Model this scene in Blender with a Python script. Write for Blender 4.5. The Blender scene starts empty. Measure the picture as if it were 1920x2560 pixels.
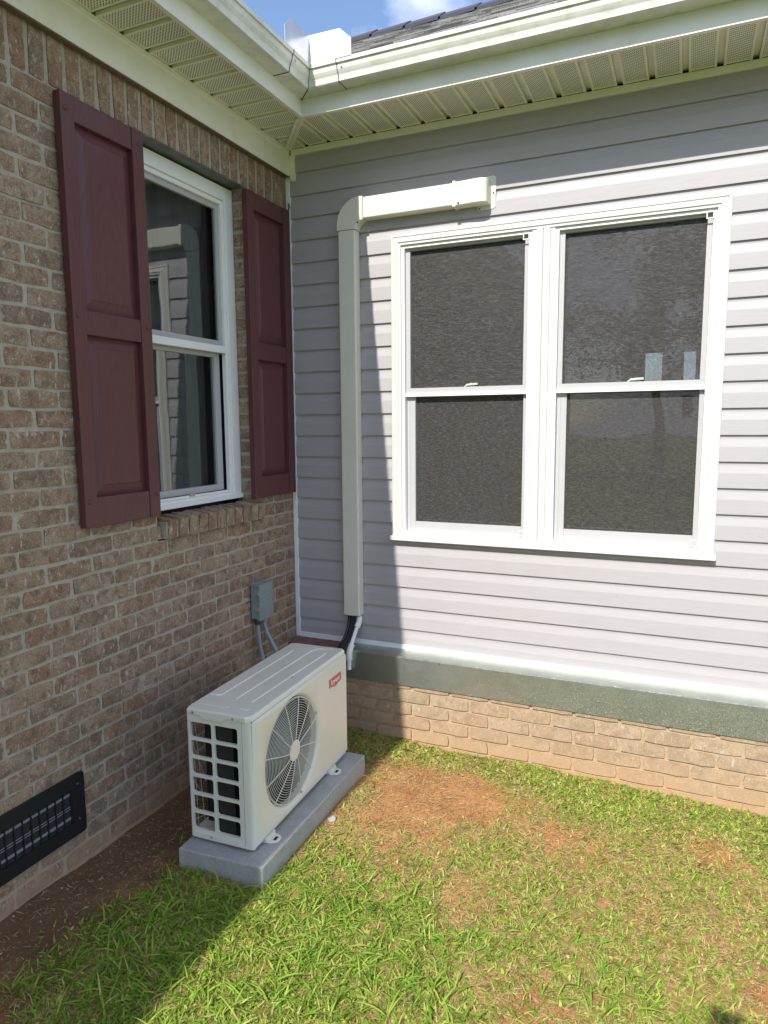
import bpy, bmesh, math, random
import numpy as np
from mathutils import Vector, Matrix
R = math.radians
rnd = random.Random(7)
scene = bpy.context.scene
COL = scene.collection

# ------------------------------------------------------------------ camera
cam_d = bpy.data.cameras.new("camera")
cam = bpy.data.objects.new("camera", cam_d)
COL.objects.link(cam)
scene.camera = cam
cam_d.sensor_fit = 'VERTICAL'
cam_d.sensor_height = 36.0
cam_d.lens = 36.0 * 1715.8 / 2560.0
cam_d.clip_start = 0.01
cam_d.clip_end = 400
yaw, pit, roll = R(-23.757), R(-7.245), R(-0.452)
fwd = Vector((math.sin(yaw) * math.cos(pit), math.cos(yaw) * math.cos(pit), math.sin(pit)))
rt = Vector((math.cos(yaw), -math.sin(yaw), 0))
up = rt.cross(fwd)
r2 = math.cos(roll) * rt + math.sin(roll) * up
u2 = -math.sin(roll) * rt + math.cos(roll) * up
M = Matrix((r2, u2, -fwd)).transposed().to_4x4()
M.translation = Vector((2.0076, -3.3174, 1.4986))
cam.matrix_world = M

# ------------------------------------------------------------------ world, sun, exposure
sun_dir = Vector((-0.093, -1.057, 1.0)).normalized()
SKY_STRENGTH = 0.15
SUN_STRENGTH = 3.9
world = bpy.data.worlds.new("World")
scene.world = world
world.use_nodes = True
wn, wl = world.node_tree.nodes, world.node_tree.links
wn.clear()
w_out = wn.new('ShaderNodeOutputWorld')
w_bg = wn.new('ShaderNodeBackground')
w_sky = wn.new('ShaderNodeTexSky')
w_sky.sky_type = 'NISHITA'
w_sky.sun_disc = False
w_sky.sun_elevation = math.asin(sun_dir.z)
w_sky.sun_rotation = math.atan2(sun_dir.x, sun_dir.y)
w_sky.air_density = 1.0
w_sky.dust_density = 0.6
w_sky.ozone_density = 3.0
w_bg.inputs[1].default_value = SKY_STRENGTH
wtc = wn.new('ShaderNodeTexCoord')
wmap = wn.new('ShaderNodeMapping')
wmap.inputs['Scale'].default_value = (1.0, 1.0, 2.0)
wmap.inputs['Location'].default_value = (0.12, 0.35, 0.10)
wno = wn.new('ShaderNodeTexNoise')
wno.inputs['Scale'].default_value = 3.2
wno.inputs['Detail'].default_value = 7
wno.inputs['Roughness'].default_value = 0.52
wra = wn.new('ShaderNodeValToRGB')
wra.color_ramp.elements[0].position = 0.44
wra.color_ramp.elements[0].color = (0.02, 0.02, 0.02, 1)
wra.color_ramp.elements[1].position = 0.55
wra.color_ramp.elements[1].color = (0.9, 0.9, 0.9, 1)
wmx = wn.new('ShaderNodeMix'); wmx.data_type = 'RGBA'
wmx.inputs['B'].default_value = (4.6, 5.0, 6.6, 1)
wl.new(wtc.outputs['Generated'], wmap.inputs[0])
wl.new(wmap.outputs[0], wno.inputs['Vector'])
wl.new(wno.outputs['Fac'], wra.inputs[0])
wl.new(wra.outputs[0], wmx.inputs['Factor'])
wl.new(w_sky.outputs[0], wmx.inputs['A'])
wl.new(wmx.outputs['Result'], w_bg.inputs[0])
wl.new(w_bg.outputs[0], w_out.inputs[0])

sun_l = bpy.data.lights.new("sun", 'SUN')
sun_l.energy = SUN_STRENGTH
sun_l.angle = R(0.53)
sun_l.color = (1.0, 0.955, 0.88)
sun = bpy.data.objects.new("sun", sun_l)
COL.objects.link(sun)
sun.rotation_euler = (-sun_dir).to_track_quat('-Z', 'Y').to_euler()
sun.location = (0, -10, 12)

vs = scene.view_settings
vs.view_transform = 'Standard'
vs.look = 'None'
vs.gamma = 1.0
vs.use_curve_mapping = False
vs.exposure = 0.66

# ------------------------------------------------------------------ node helpers
class Mat:
    def __init__(s, name, rough=0.6, spec=0.5, metal=0.0):
        s.m = bpy.data.materials.new(name); s.m.use_nodes = True
        s.n, s.l = s.m.node_tree.nodes, s.m.node_tree.links
        s.b = s.n['Principled BSDF']
        s.b.inputs['Roughness'].default_value = rough
        s.b.inputs['Specular IOR Level'].default_value = spec
        s.b.inputs['Metallic'].default_value = metal
        s.tc = s.n.new('ShaderNodeTexCoord')
        s.co = s.tc.outputs['Object']
    def inp(s, k, v):
        if isinstance(v, (int, float)): k.default_value = v
        elif isinstance(v, tuple): k.default_value = v if len(v) == 4 or k.type == 'VECTOR' else (*v, 1)
        else: s.l.new(v, k)
    def map(s, scale=(1, 1, 1), loc=(0, 0, 0), rot=(0, 0, 0), src=None):
        n = s.n.new('ShaderNodeMapping')
        n.inputs['Scale'].default_value = scale; n.inputs['Location'].default_value = loc
        n.inputs['Rotation'].default_value = rot
        s.l.new(src or s.co, n.inputs[0]); return n.outputs[0]
    def noise(s, scale, detail=4, rough=0.55, vec=None, dist=0.0):
        n = s.n.new('ShaderNodeTexNoise')
        n.inputs['Scale'].default_value = scale; n.inputs['Detail'].default_value = detail
        n.inputs['Roughness'].default_value = rough; n.inputs['Distortion'].default_value = dist
        s.l.new(vec or s.co, n.inputs['Vector']); return n.outputs['Fac']
    def voro(s, scale, vec=None, rand=1.0, out='Distance', feat='F1', dims='3D'):
        n = s.n.new('ShaderNodeTexVoronoi'); n.voronoi_dimensions = dims
        n.feature = feat
        n.inputs['Scale'].default_value = scale; n.inputs['Randomness'].default_value = rand
        s.l.new(vec or s.co, n.inputs['Vector']); return n.outputs[out]
    def ramp(s, fac, *stops):
        n = s.n.new('ShaderNodeValToRGB'); e = n.color_ramp.elements
        while len(e) < len(stops): e.new(0.5)
        for el, (p, c) in zip(e, stops):
            el.position = p
            el.color = (c, c, c, 1) if isinstance(c, (int, float)) else (*c, 1)
        s.l.new(fac, n.inputs[0]); return n.outputs[0]
    def mix(s, fac, a, b, mode='MIX'):
        n = s.n.new('ShaderNodeMix'); n.data_type = 'RGBA'; n.blend_type = mode
        s.inp(n.inputs['Factor'], fac); s.inp(n.inputs['A'], a); s.inp(n.inputs['B'], b)
        return n.outputs['Result']
    def math(s, op, a, b=0.0, c=0.0, clamp=False):
        n = s.n.new('ShaderNodeMath'); n.operation = op; n.use_clamp = clamp
        s.inp(n.inputs[0], a); s.inp(n.inputs[1], b); s.inp(n.inputs[2], c); return n.outputs[0]
    def sep(s, vec=None):
        n = s.n.new('ShaderNodeSeparateXYZ'); s.l.new(vec or s.co, n.inputs[0]); return n.outputs
    def rand(s):
        return s.n.new('ShaderNodeObjectInfo').outputs['Random']
    def attr(s, name, out='Fac'):
        n = s.n.new('ShaderNodeAttribute'); n.attribute_name = name; return n.outputs[out]
    def pos(s):
        return s.n.new('ShaderNodeNewGeometry').outputs['Position']
    def bump(s, h, strength=0.3, dist=0.002):
        n = s.n.new('ShaderNodeBump'); n.inputs['Strength'].default_value = strength
        n.inputs['Distance'].default_value = dist
        s.l.new(h, n.inputs['Height'])
        if s.b.inputs['Normal'].is_linked:
            s.l.new(s.b.inputs['Normal'].links[0].from_socket, n.inputs['Normal'])
        s.l.new(n.outputs[0], s.b.inputs['Normal']); return s
    def color(s, v): s.inp(s.b.inputs['Base Color'], v); return s
    def set(s, k, v): s.inp(s.b.inputs[k], v); return s

def aged(name, col, stain=(0.42, 0.40, 0.22), amt=0.35, rough=0.45, scale=9):
    m = Mat(name, rough, 0.4)
    p = m.pos()
    n1 = m.noise(scale, 6, 0.62, vec=p)
    n2 = m.noise(scale * 9, 3, 0.6, vec=p)
    f = m.math('MULTIPLY', m.ramp(n1, (0.42, 0.0), (0.75, 1.0)), m.ramp(n2, (0.3, 0.5), (0.7, 1.0)))
    f = m.math('MULTIPLY', f, amt)
    m.color(m.mix(f, col, stain))
    m.set('Roughness', m.ramp(n2, (0.3, rough - 0.08), (0.7, rough + 0.1)))
    m.bump(n2, 0.06, 0.001)
    return m.m

def plain(name, col, rough=0.5, metal=0.0, var=0.06, scale=40, bump=0.04, spec=0.5):
    m = Mat(name, rough, spec, metal)
    n = m.noise(scale, 4, 0.6, vec=m.pos())
    lo = tuple(c * (1 - var) for c in col); hi = tuple(min(1, c * (1 + var)) for c in col)
    m.color(m.ramp(n, (0.3, lo), (0.7, hi)))
    if bump: m.bump(n, bump, 0.001)
    return m.m

# ---- brick
def brick_material(name, attr_random=False, tan=0.0):
    m = Mat(name, 0.9, 0.2)
    p = m.pos()
    r = m.attr('rnd') if attr_random else m.rand()
    # per brick offset of the coordinates so no two bricks carry the same pattern
    comb = m.n.new('ShaderNodeVectorMath'); comb.operation = 'ADD'
    m.l.new(p, comb.inputs[0])
    cx = m.n.new('ShaderNodeCombineXYZ')
    m.l.new(m.math('MULTIPLY', r, 37.0), cx.inputs[0]); m.l.new(m.math('MULTIPLY', r, 91.0), cx.inputs[1])
    m.l.new(cx.outputs[0], comb.inputs[1]); q = comb.outputs[0]
    base = m.ramp(r, (0.0, (0.255, 0.168, 0.105)), (0.22, (0.325, 0.228, 0.150)), (0.45, (0.205, 0.142, 0.100)), (0.68, (0.345, 0.255, 0.175)), (0.86, (0.275, 0.160, 0.102)))
    big = m.noise(16, 5, 0.62, vec=q, dist=0.6)
    c = m.mix(m.ramp(big, (0.44, 0.0), (0.64, 0.6)), base, (0.42, 0.325, 0.235))
    dark = m.noise(26, 4, 0.6, vec=m.map((1, 1, 1), (3, 9, 1), src=q))
    c = m.mix(m.ramp(dark, (0.50, 0.0), (0.64, 0.7)), c, (0.150, 0.102, 0.075))
    red = m.noise(13, 3, 0.6, vec=m.map((1, 1, 1), (13, 2, 7), src=q))
    c = m.mix(m.ramp(red, (0.66, 0.0), (0.70, 0.75)), c, (0.25, 0.075, 0.04))
    fine = m.noise(170, 4, 0.75, vec=q)
    c = m.mix(m.ramp(fine, (0.36, 0.8), (0.47, 0.0)), c, (0.14, 0.10, 0.075))
    c = m.mix(m.ramp(fine, (0.57, 0.0), (0.68, 0.7)), c, (0.58, 0.49, 0.39))
    smear = m.noise(60, 4, 0.7, vec=m.map((1, 1, 0.4), (5, 5, 5), src=q))
    c = m.mix(m.ramp(smear, (0.58, 0.0), (0.66, 0.7)), c, (0.52, 0.48, 0.41))
    if tan: c = m.mix(tan, c, m.mix(m.noise(5, 3, 0.5, vec=q), (0.42, 0.30, 0.165), (0.60, 0.47, 0.31)))
    # clay splashed up from the ground
    z = m.sep(p)[2]
    sp = m.noise(11, 5, 0.65, vec=p)
    h = m.math('ADD', z, m.math('MULTIPLY', sp, -0.30))
    f = m.ramp(m.math('MULTIPLY_ADD', h, 1.0, 0.5), (0.16, 0.85), (0.36, 0.0))
    yy = m.sep(p)[0]
    c = m.mix(f, c, (0.46, 0.30, 0.17))
    m.color(c)
    hh = m.math('ADD', m.math('MULTIPLY', m.noise(55, 5, 0.65, vec=q), 1.0), m.math('MULTIPLY', fine, 0.35))
    m.bump(hh, 0.55, 0.004)
    return m.m
M_BRICK = brick_material('brick_clay')
M_BRICK_STUFF = brick_material('brick_clay_joined', True)
M_FBRICK = brick_material('foundation_clay', False, 0.38)
M_FBRICK_STUFF = brick_material('foundation_clay_joined', True, 0.45)

def mortar_material(lo=(0.34, 0.305, 0.235), hi=(0.48, 0.435, 0.345)):
    m = Mat('mortar', 0.95, 0.15)
    p = m.pos()
    n = m.noise(30, 6, 0.65, vec=p); f = m.noise(260, 3, 0.7, vec=p)
    c = m.ramp(n, (0.28, lo), (0.72, hi))
    c = m.mix(m.ramp(f, (0.32, 0.5), (0.45, 0.0)), c, (0.24, 0.21, 0.17))
    z = m.sep(p)[2]
    h = m.math('ADD', z, m.math('MULTIPLY', m.noise(11, 5, 0.65, vec=p), -0.34))
    c = m.mix(m.ramp(m.math('MULTIPLY_ADD', h, 1.0, 0.5), (0.15, 0.92), (0.42, 0.0)), c, (0.48, 0.32, 0.19))
    m.color(c)
    m.bump(m.math('ADD', n, m.math('MULTIPLY', f, 0.4)), 0.7, 0.004)
    return m.m
M_MORTAR = mortar_material()
M_FMORTAR = mortar_material((0.38, 0.29, 0.18), (0.50, 0.40, 0.27))

def siding_material():
    m = Mat('vinyl_siding', 0.5, 0.35)
    p = m.pos()
    g = m.noise(30, 4, 0.6, vec=m.map((0.35, 1, 9), src=p))
    d = m.noise(7, 4, 0.6, vec=p)
    c = m.mix(m.ramp(g, (0.35, 0.0), (0.65, 1.0)), (0.393, 0.372, 0.380), (0.418, 0.397, 0.404))
    c = m.mix(m.math('MULTIPLY', m.ramp(d, (0.5, 0.0), (0.8, 1.0)), 0.12), c, (0.30, 0.28, 0.26))
    spk = m.noise(130, 2, 0.5, vec=p)
    c = m.mix(m.ramp(spk, (0.755, 0.0), (0.77, 0.7)), c, (0.12, 0.11, 0.10))
    m.color(c)
    m.bump(m.noise(22, 3, 0.6, vec=m.map((0.12, 1, 1.2), src=p)), 0.10, 0.004)
    m.bump(g, 0.05, 0.001)
    return m.m
M_SIDING = siding_material()

M_TRIM = aged('white_trim', (0.84, 0.84, 0.82), (0.55, 0.50, 0.38), 0.14, 0.4)
M_CASING = aged('window_casing_white', (0.66, 0.645, 0.615), (0.70, 0.52, 0.30), 0.10, 0.35, 5)
M_CREAM = aged('cream_aluminium', (0.84, 0.825, 0.73), (0.56, 0.53, 0.36), 0.34, 0.42)
M_FASCIA = aged('fascia_white', (0.82, 0.815, 0.75), (0.50, 0.49, 0.34), 0.42, 0.42, 6)
M_GUTTER = aged('gutter_white', (0.74, 0.735, 0.67), (0.36, 0.36, 0.24), 0.65, 0.35, 14)
M_LIP = plain('brown_edge', (0.16, 0.11, 0.08), 0.7)
M_SEAL = plain('dark_sealant', (0.05, 0.045, 0.04), 0.6)
M_DUCT = plain('ivory_plastic', (0.70, 0.675, 0.59), 0.38, var=0.03, scale=8, bump=0.02)
M_PVC = plain('white_pvc', (0.84, 0.84, 0.82), 0.35, var=0.05)
M_BLACKFOAM = plain('black_insulation', (0.018, 0.018, 0.02), 0.75, bump=0.3)
M_BLACK = plain('black_plastic', (0.010, 0.011, 0.013), 0.5)
M_DARK = plain('dark_inside', (0.02, 0.021, 0.024), 0.7)
M_STEEL = plain('screw_steel', (0.55, 0.55, 0.53), 0.35, 0.9)
M_GLINT = plain('zinc_latch', (0.62, 0.56, 0.36), 0.3, 0.8)
M_LOUVRE = plain('pale_louvre', (0.22, 0.23, 0.25), 0.5)
M_GREYMETAL = plain('lintel_steel', (0.10, 0.11, 0.10), 0.5, var=0.4, scale=20)

def soffit_perf():
    m = Mat('perforated_soffit', 0.5, 0.35)
    p = m.pos()
    v = m.voro(104, vec=m.map((1, 1, 0), rot=(0, 0, R(45)), src=p), rand=0.0, dims='2D')
    n = m.noise(6, 5, 0.6, vec=p)
    c = m.mix(m.math('MULTIPLY', m.ramp(n, (0.45, 0.0), (0.8, 1.0)), 0.35), (0.86, 0.83, 0.71), (0.60, 0.57, 0.39))
    c = m.mix(m.ramp(v, (0.27, 1.0), (0.34, 0.0)), c, (0.05, 0.042, 0.03))
    m.color(c); return m.m
M_PERF = soffit_perf()
M_SOFFIT = aged('soffit_cream', (0.86, 0.83, 0.71), (0.42, 0.40, 0.24), 0.35, 0.5, 6)

def shutter_material():
    m = Mat('burgundy_vinyl', 0.42, 0.45)
    p = m.pos()
    w = m.n.new('ShaderNodeTexWave'); w.wave_type = 'RINGS'; w.rings_direction = 'SPHERICAL'
    w.inputs['Scale'].default_value = 9; w.inputs['Distortion'].default_value = 5
    w.inputs['Detail'].default_value = 3; w.inputs['Detail Scale'].default_value = 1.2
    m.l.new(m.map((1, 3.2, 0.42), (0, 4.2, -0.55), src=p), w.inputs['Vector'])
    g = m.noise(160, 4, 0.6, vec=m.map((1, 1, 0.04), src=p))
    c = m.mix(m.ramp(g, (0.3, 0.0), (0.7, 1.0)), (0.092, 0.028, 0.030), (0.120, 0.040, 0.043))
    c = m.mix(m.math('MULTIPLY', w.outputs['Fac'], 0.22), c, (0.155, 0.057, 0.060))
    m.color(c)
    m.bump(w.outputs['Fac'], 0.22, 0.0012); m.bump(g, 0.25, 0.001)
    return m.m
M_SHUTTER = shutter_material()

def galv():
    m = Mat('galvanised_steel', 0.34, 0.5, 0.92)
    p = m.pos()
    n = m.noise(9, 5, 0.6, vec=p)
    sp = m.noise(210, 2, 0.6, vec=p)
    c = m.mix(m.ramp(n, (0.35, 0.0), (0.7, 1.0)), (0.43, 0.47, 0.425), (0.53, 0.555, 0.51))
    c = m.mix(m.ramp(sp, (0.64, 0.0), (0.69, 0.8)), c, (0.88, 0.88, 0.80))
    m.color(c)
    m.set('Roughness', m.ramp(sp, (0.4, 0.30), (0.7, 0.62)))
    m.bump(m.noise(5, 3, 0.5, vec=m.map((0.4, 1, 1.5), src=p)), 0.16, 0.01)
    m.bump(sp, 0.05, 0.001)
    return m.m
M_GALV = galv()

def concrete():
    m = Mat('concrete_pad', 0.9, 0.25)
    p = m.pos()
    n = m.noise(12, 6, 0.6, vec=p); f = m.noise(150, 4, 0.7, vec=p)
    c = m.ramp(n, (0.3, (0.36, 0.365, 0.35)), (0.7, (0.46, 0.465, 0.445)))
    c = m.mix(m.ramp(f, (0.35, 0.55), (0.5, 0.0)), c, (0.22, 0.22, 0.225))
    z = m.sep(p)[2]
    c = m.mix(m.ramp(m.math('MULTIPLY_ADD', z, 1.0, 0.5), (0.34, 0.6), (0.40, 0.0)), c, (0.33, 0.27, 0.21))
    m.color(c); m.bump(f, 0.8, 0.004); m.bump(n, 0.3, 0.005)
    return m.m
M_CONC = concrete()

def unit_paint():
    m = Mat('unit_ivory_paint', 0.28, 0.5)
    p = m.pos(); n = m.noise(5, 4, 0.6, vec=p)
    m.color(m.ramp(n, (0.3, (0.74, 0.735, 0.64)), (0.7, (0.77, 0.765, 0.67))))
    d = m.noise(300, 2, 0.5, vec=p); m.bump(d, 0.03, 0.0006)
    m.set('Coat Weight', 0.25)
    return m.m
M_UNIT = unit_paint()
M_RED = plain('badge_red', (0.62, 0.035, 0.03), 0.35, var=0.03)
M_WHITE = plain('badge_white', (0.82, 0.82, 0.82), 0.4, var=0.02)
M_FANBLUE = plain('fan_dark', (0.010, 0.011, 0.022), 0.5)
M_COIL = Mat('coil_fins', 0.5, 0.5)
_w = M_COIL.noise(60, 3, 0.6, vec=M_COIL.map((1, 1, 14), src=M_COIL.pos()))
M_COIL.color(M_COIL.ramp(_w, (0.35, (0.006, 0.006, 0.006)), (0.75, (0.035, 0.038, 0.03))))
M_COIL = M_COIL.m
M_BOX = plain('box_grey_enamel', (0.235, 0.285, 0.285), 0.4, var=0.05, scale=14)
M_CONDUIT = plain('grey_conduit', (0.27, 0.305, 0.36), 0.45, var=0.06)
M_REDLEDGE = plain('painted_ledge', (0.21, 0.105, 0.08), 0.7, var=0.35, scale=16, bump=0.4)

def glass_material(name, mult, tint=0.85):
    m = bpy.data.materials.new(name); m.use_nodes = True
    n, l = m.node_tree.nodes, m.node_tree.links; n.clear()
    o = n.new('ShaderNodeOutputMaterial'); mx = n.new('ShaderNodeMixShader')
    t = n.new('ShaderNodeBsdfTransparent'); t.inputs[0].default_value = (tint * 0.95, tint, tint * 0.98, 1)
    g = n.new('ShaderNodeBsdfGlossy'); g.inputs['Roughness'].default_value = 0.0
    g.inputs[0].default_value = (0.93, 0.96, 1.0, 1)
    f = n.new('ShaderNodeFresnel'); f.inputs[0].default_value = 1.5
    k = n.new('ShaderNodeMath'); k.operation = 'MULTIPLY'; k.use_clamp = True; k.inputs[1].default_value = mult
    tc = n.new('ShaderNodeTexCoord'); no = n.new('ShaderNodeTexNoise'); no.inputs['Scale'].default_value = 3.0
    b = n.new('ShaderNodeBump'); b.inputs['Strength'].default_value = 0.02; b.inputs['Distance'].default_value = 0.05
    l.new(tc.outputs['Object'], no.inputs['Vector']); l.new(no.outputs['Fac'], b.inputs['Height'])
    l.new(b.outputs[0], g.inputs['Normal'])
    ge = n.new('ShaderNodeNewGeometry'); inv = n.new('ShaderNodeMath'); inv.operation = 'SUBTRACT'; inv.inputs[0].default_value = 1.0
    k2 = n.new('ShaderNodeMath'); k2.operation = 'MULTIPLY'      # the rear face of the sheet adds no second mirror
    l.new(ge.outputs['Backfacing'], inv.inputs[1]); l.new(f.outputs[0], k.inputs[0])
    l.new(k.outputs[0], k2.inputs[0]); l.new(inv.outputs[0], k2.inputs[1]); l.new(k2.outputs[0], mx.inputs[0])
    l.new(t.outputs[0], mx.inputs[1]); l.new(g.outputs[0], mx.inputs[2]); l.new(mx.outputs[0], o.inputs[0])
    return m
M_GLASS = glass_material('double_glazing', 2.6)
M_GLASS2 = glass_material('coated_glazing', 8.0)

def screen_material():
    m = Mat('insect_screen', 0.55, 0.3)
    p = m.pos()
    n = m.noise(210, 3, 0.75, vec=m.map((0.22, 1, 1.5), src=p))
    b = m.noise(3, 4, 0.6, vec=p)
    c = m.mix(m.ramp(n, (0.46, 0.0), (0.80, 1.0)), (0.062, 0.058, 0.055), (0.25, 0.235, 0.22))  # pale streaks paint sun glints on the weave into the colour
    c = m.mix(m.math('MULTIPLY', b, 0.35), c, (0.05, 0.046, 0.044))
    m.color(c)
    # open weave: part of the light passes
    tr = m.n.new('ShaderNodeBsdfTransparent'); mx = m.n.new('ShaderNodeMixShader')
    fac = m.ramp(m.noise(420, 1, 0.5, vec=m.map((0.5, 1, 1), src=p)), (0.35, 0.34), (0.65, 0.56))
    m.l.new(fac, mx.inputs[0]); m.l.new(tr.outputs[0], mx.inputs[1]); m.l.new(m.b.outputs[0], mx.inputs[2])
    out = [x for x in m.n if x.type == 'OUTPUT_MATERIAL'][0]
    m.l.new(mx.outputs[0], out.inputs[0])
    return m.m
M_SCREEN = screen_material()
M_ROOM = plain('room_paint', (0.28, 0.27, 0.25), 0.8, var=0.05, scale=2)
M_CURTAIN = Mat('grey_curtain', 0.9, 0.1)
M_CURTAIN.color((0.13, 0.155, 0.15)); _t = M_CURTAIN.n.new('ShaderNodeBsdfTranslucent'); _t.inputs[0].default_value = (0.11, 0.13, 0.125, 1)
_x = M_CURTAIN.n.new('ShaderNodeMixShader'); _x.inputs[0].default_value = 0.5
M_CURTAIN.l.new(M_CURTAIN.b.outputs[0], _x.inputs[1]); M_CURTAIN.l.new(_t.outputs[0], _x.inputs[2])
M_CURTAIN.l.new(_x.outputs[0], [q for q in M_CURTAIN.n if q.type == 'OUTPUT_MATERIAL'][0].inputs[0]); M_CURTAIN = M_CURTAIN.m
M_SASHGREY = aged('sash_grey_white', (0.46, 0.455, 0.46), (0.40, 0.38, 0.34), 0.3, 0.4, 20)
M_LOCK = plain('sash_lock', (0.50, 0.56, 0.46), 0.4)

# ------------------------------------------------------------------ mesh helpers
class MB:
    def __init__(s): s.v = []; s.f = []; s.mi = []
    def add(s, vs_, fs, mi=0):
        o = len(s.v); s.v += [tuple(v) for v in vs_]
        for f in fs: s.f.append(tuple(i + o for i in f)); s.mi.append(mi)
        return s
    def box(s, a, b, mi=0):
        x0, y0, z0 = [min(p, q) for p, q in zip(a, b)]; x1, y1, z1 = [max(p, q) for p, q in zip(a, b)]
        return s.add([(x0, y0, z0), (x1, y0, z0), (x1, y1, z0), (x0, y1, z0), (x0, y0, z1), (x1, y0, z1), (x1, y1, z1), (x0, y1, z1)],
                     [(0, 3, 2, 1), (4, 5, 6, 7), (0, 1, 5, 4), (1, 2, 6, 5), (2, 3, 7, 6), (3, 0, 4, 7)], mi)
    def prism(s, pts, place, a, b, mi=0):
        """polygon pts (2D) extruded from a to b; place(p, t) gives the 3D point"""
        n = len(pts)
        vs_ = [place(p, a) for p in pts] + [place(p, b) for p in pts]
        fs = [tuple(range(n))[::-1], tuple(range(n, 2 * n))] + [(i, (i + 1) % n, n + (i + 1) % n, n + i) for i in range(n)]
        return s.add(vs_, fs, mi)
    def tube(s, path, r, seg=12, mi=0, cap=True):
        P = [Vector(p) for p in path]; n = len(P); rings = []
        rr = r if isinstance(r, (list, tuple)) else [r] * n
        nrm = None
        for i in range(n):
            d = (P[min(i + 1, n - 1)] - P[max(i - 1, 0)]).normalized()
            if nrm is None:
                nrm = d.orthogonal().normalized()
            else:
                nrm = (nrm - d * nrm.dot(d)).normalized()
            bi = d.cross(nrm)
            rings.append([P[i] + (nrm * math.cos(t) + bi * math.sin(t)) * rr[i] for t in [2 * math.pi * k / seg for k in range(seg)]])
        o = []
        for ring in rings: o += ring
        fs = []
        for i in range(n - 1):
            for k in range(seg):
                fs.append((i * seg + k, i * seg + (k + 1) % seg, (i + 1) * seg + (k + 1) % seg, (i + 1) * seg + k))
        if cap: fs += [tuple(range(seg))[::-1], tuple(range((n - 1) * seg, n * seg))]
        return s.add(o, fs, mi)
    def disc(s, c, axis, r, h, seg=16, mi=0):
        c = Vector(c); a = Vector(axis).normalized()
        return s.tube([c, c + a * h], r, seg, mi)
    def build(s, name, mats, parent=None, smooth=False, bevel=0, seg=1, world_space=True):
        me = bpy.data.meshes.new(name)
        me.from_pydata(s.v, [], s.f)
        if not isinstance(mats, (list, tuple)): mats = [mats]
        for m in mats: me.materials.append(m)
        if len(mats) > 1: me.polygons.foreach_set('material_index', s.mi)
        bm = bmesh.new(); bm.from_mesh(me)
        bmesh.ops.recalc_face_normals(bm, faces=bm.faces)
        bm.to_mesh(me); bm.free()
        if smooth:
            me.polygons.foreach_set('use_smooth', [True] * len(me.polygons))
            try: me.set_sharp_from_angle(angle=R(40))
            except Exception: pass
        me.update()
        o = bpy.data.objects.new(name, me); COL.objects.link(o)
        if parent:
            o.parent = parent
            if world_space: o.matrix_parent_inverse = WORLD[parent.name].inverted() if parent.name in WORLD else Matrix()
        if bevel:
            b = o.modifiers.new('bevel', 'BEVEL'); b.width = bevel; b.segments = seg; b.limit_method = 'ANGLE'
            b.angle_limit = R(35)
            o.modifiers.new('wn', 'WEIGHTED_NORMAL') if smooth else None
        return o
WORLD = {}
def thing(name, label, cat, loc=(0, 0, 0), rz=0.0, group=None):
    o = bpy.data.objects.new(name, None); COL.objects.link(o)
    o.location = loc; o.rotation_euler = (0, 0, rz); o.empty_display_size = 0.1
    WORLD[o.name] = Matrix.Translation(loc) @ Matrix.Rotation(rz, 4, 'Z')
    return tag(o, label, cat, group)
def tag(o, label=None, cat=None, group=None, kind=None):
    if label: o['label'] = label
    if cat: o['category'] = cat
    if group: o['group'] = group
    if kind: o['kind'] = kind
    return o
def sub(name, parent, loc):
    """an invisible-size holder is avoided: parts are meshes; this only registers identity for world-space meshes"""
    return None
def link_to(o, parent):
    o.parent = parent
    if parent.name in WORLD: o.matrix_parent_inverse = WORLD[parent.name].inverted()
    return o

# ------------------------------------------------------------------ ground height
def sstep(a, b, x):
    t = np.clip((x - a) / (b - a), 0, 1); return t * t * (3 - 2 * t)
def gz(x, y):
    x = np.asarray(x, float); y = np.asarray(y, float)
    z = -0.128 - 0.006 * sstep(0.40, 0.60, x) - 0.014 * sstep(0.68, 0.85, x) - 0.025 * np.maximum(sstep(0.72, 1.3, x), sstep(-0.75, -0.2, y) * sstep(0.0, 0.4, x)) - 0.03 * sstep(1.6, 2.5, x)
    z = z + 0.006 * np.sin(7.3 * x + 1.1) * np.sin(6.1 * y) + 0.004 * np.sin(17 * x + 3 * y) * np.sin(13 * y - 4 * x)
    return z

# ------------------------------------------------------------------ the house
house = thing('house', 'one-storey brick house with grey vinyl-sided wing meeting it at an inside corner', 'house', (0, 0, -0.17))
P_ = 0.1143; Z0 = 0.415; BR = 0.0672; ZB = 2.299
JL = 0.206
YF = -8.0            # how far the brick wing runs back past the camera
XF = 5.0             # how far the sided wing runs to the right

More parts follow.
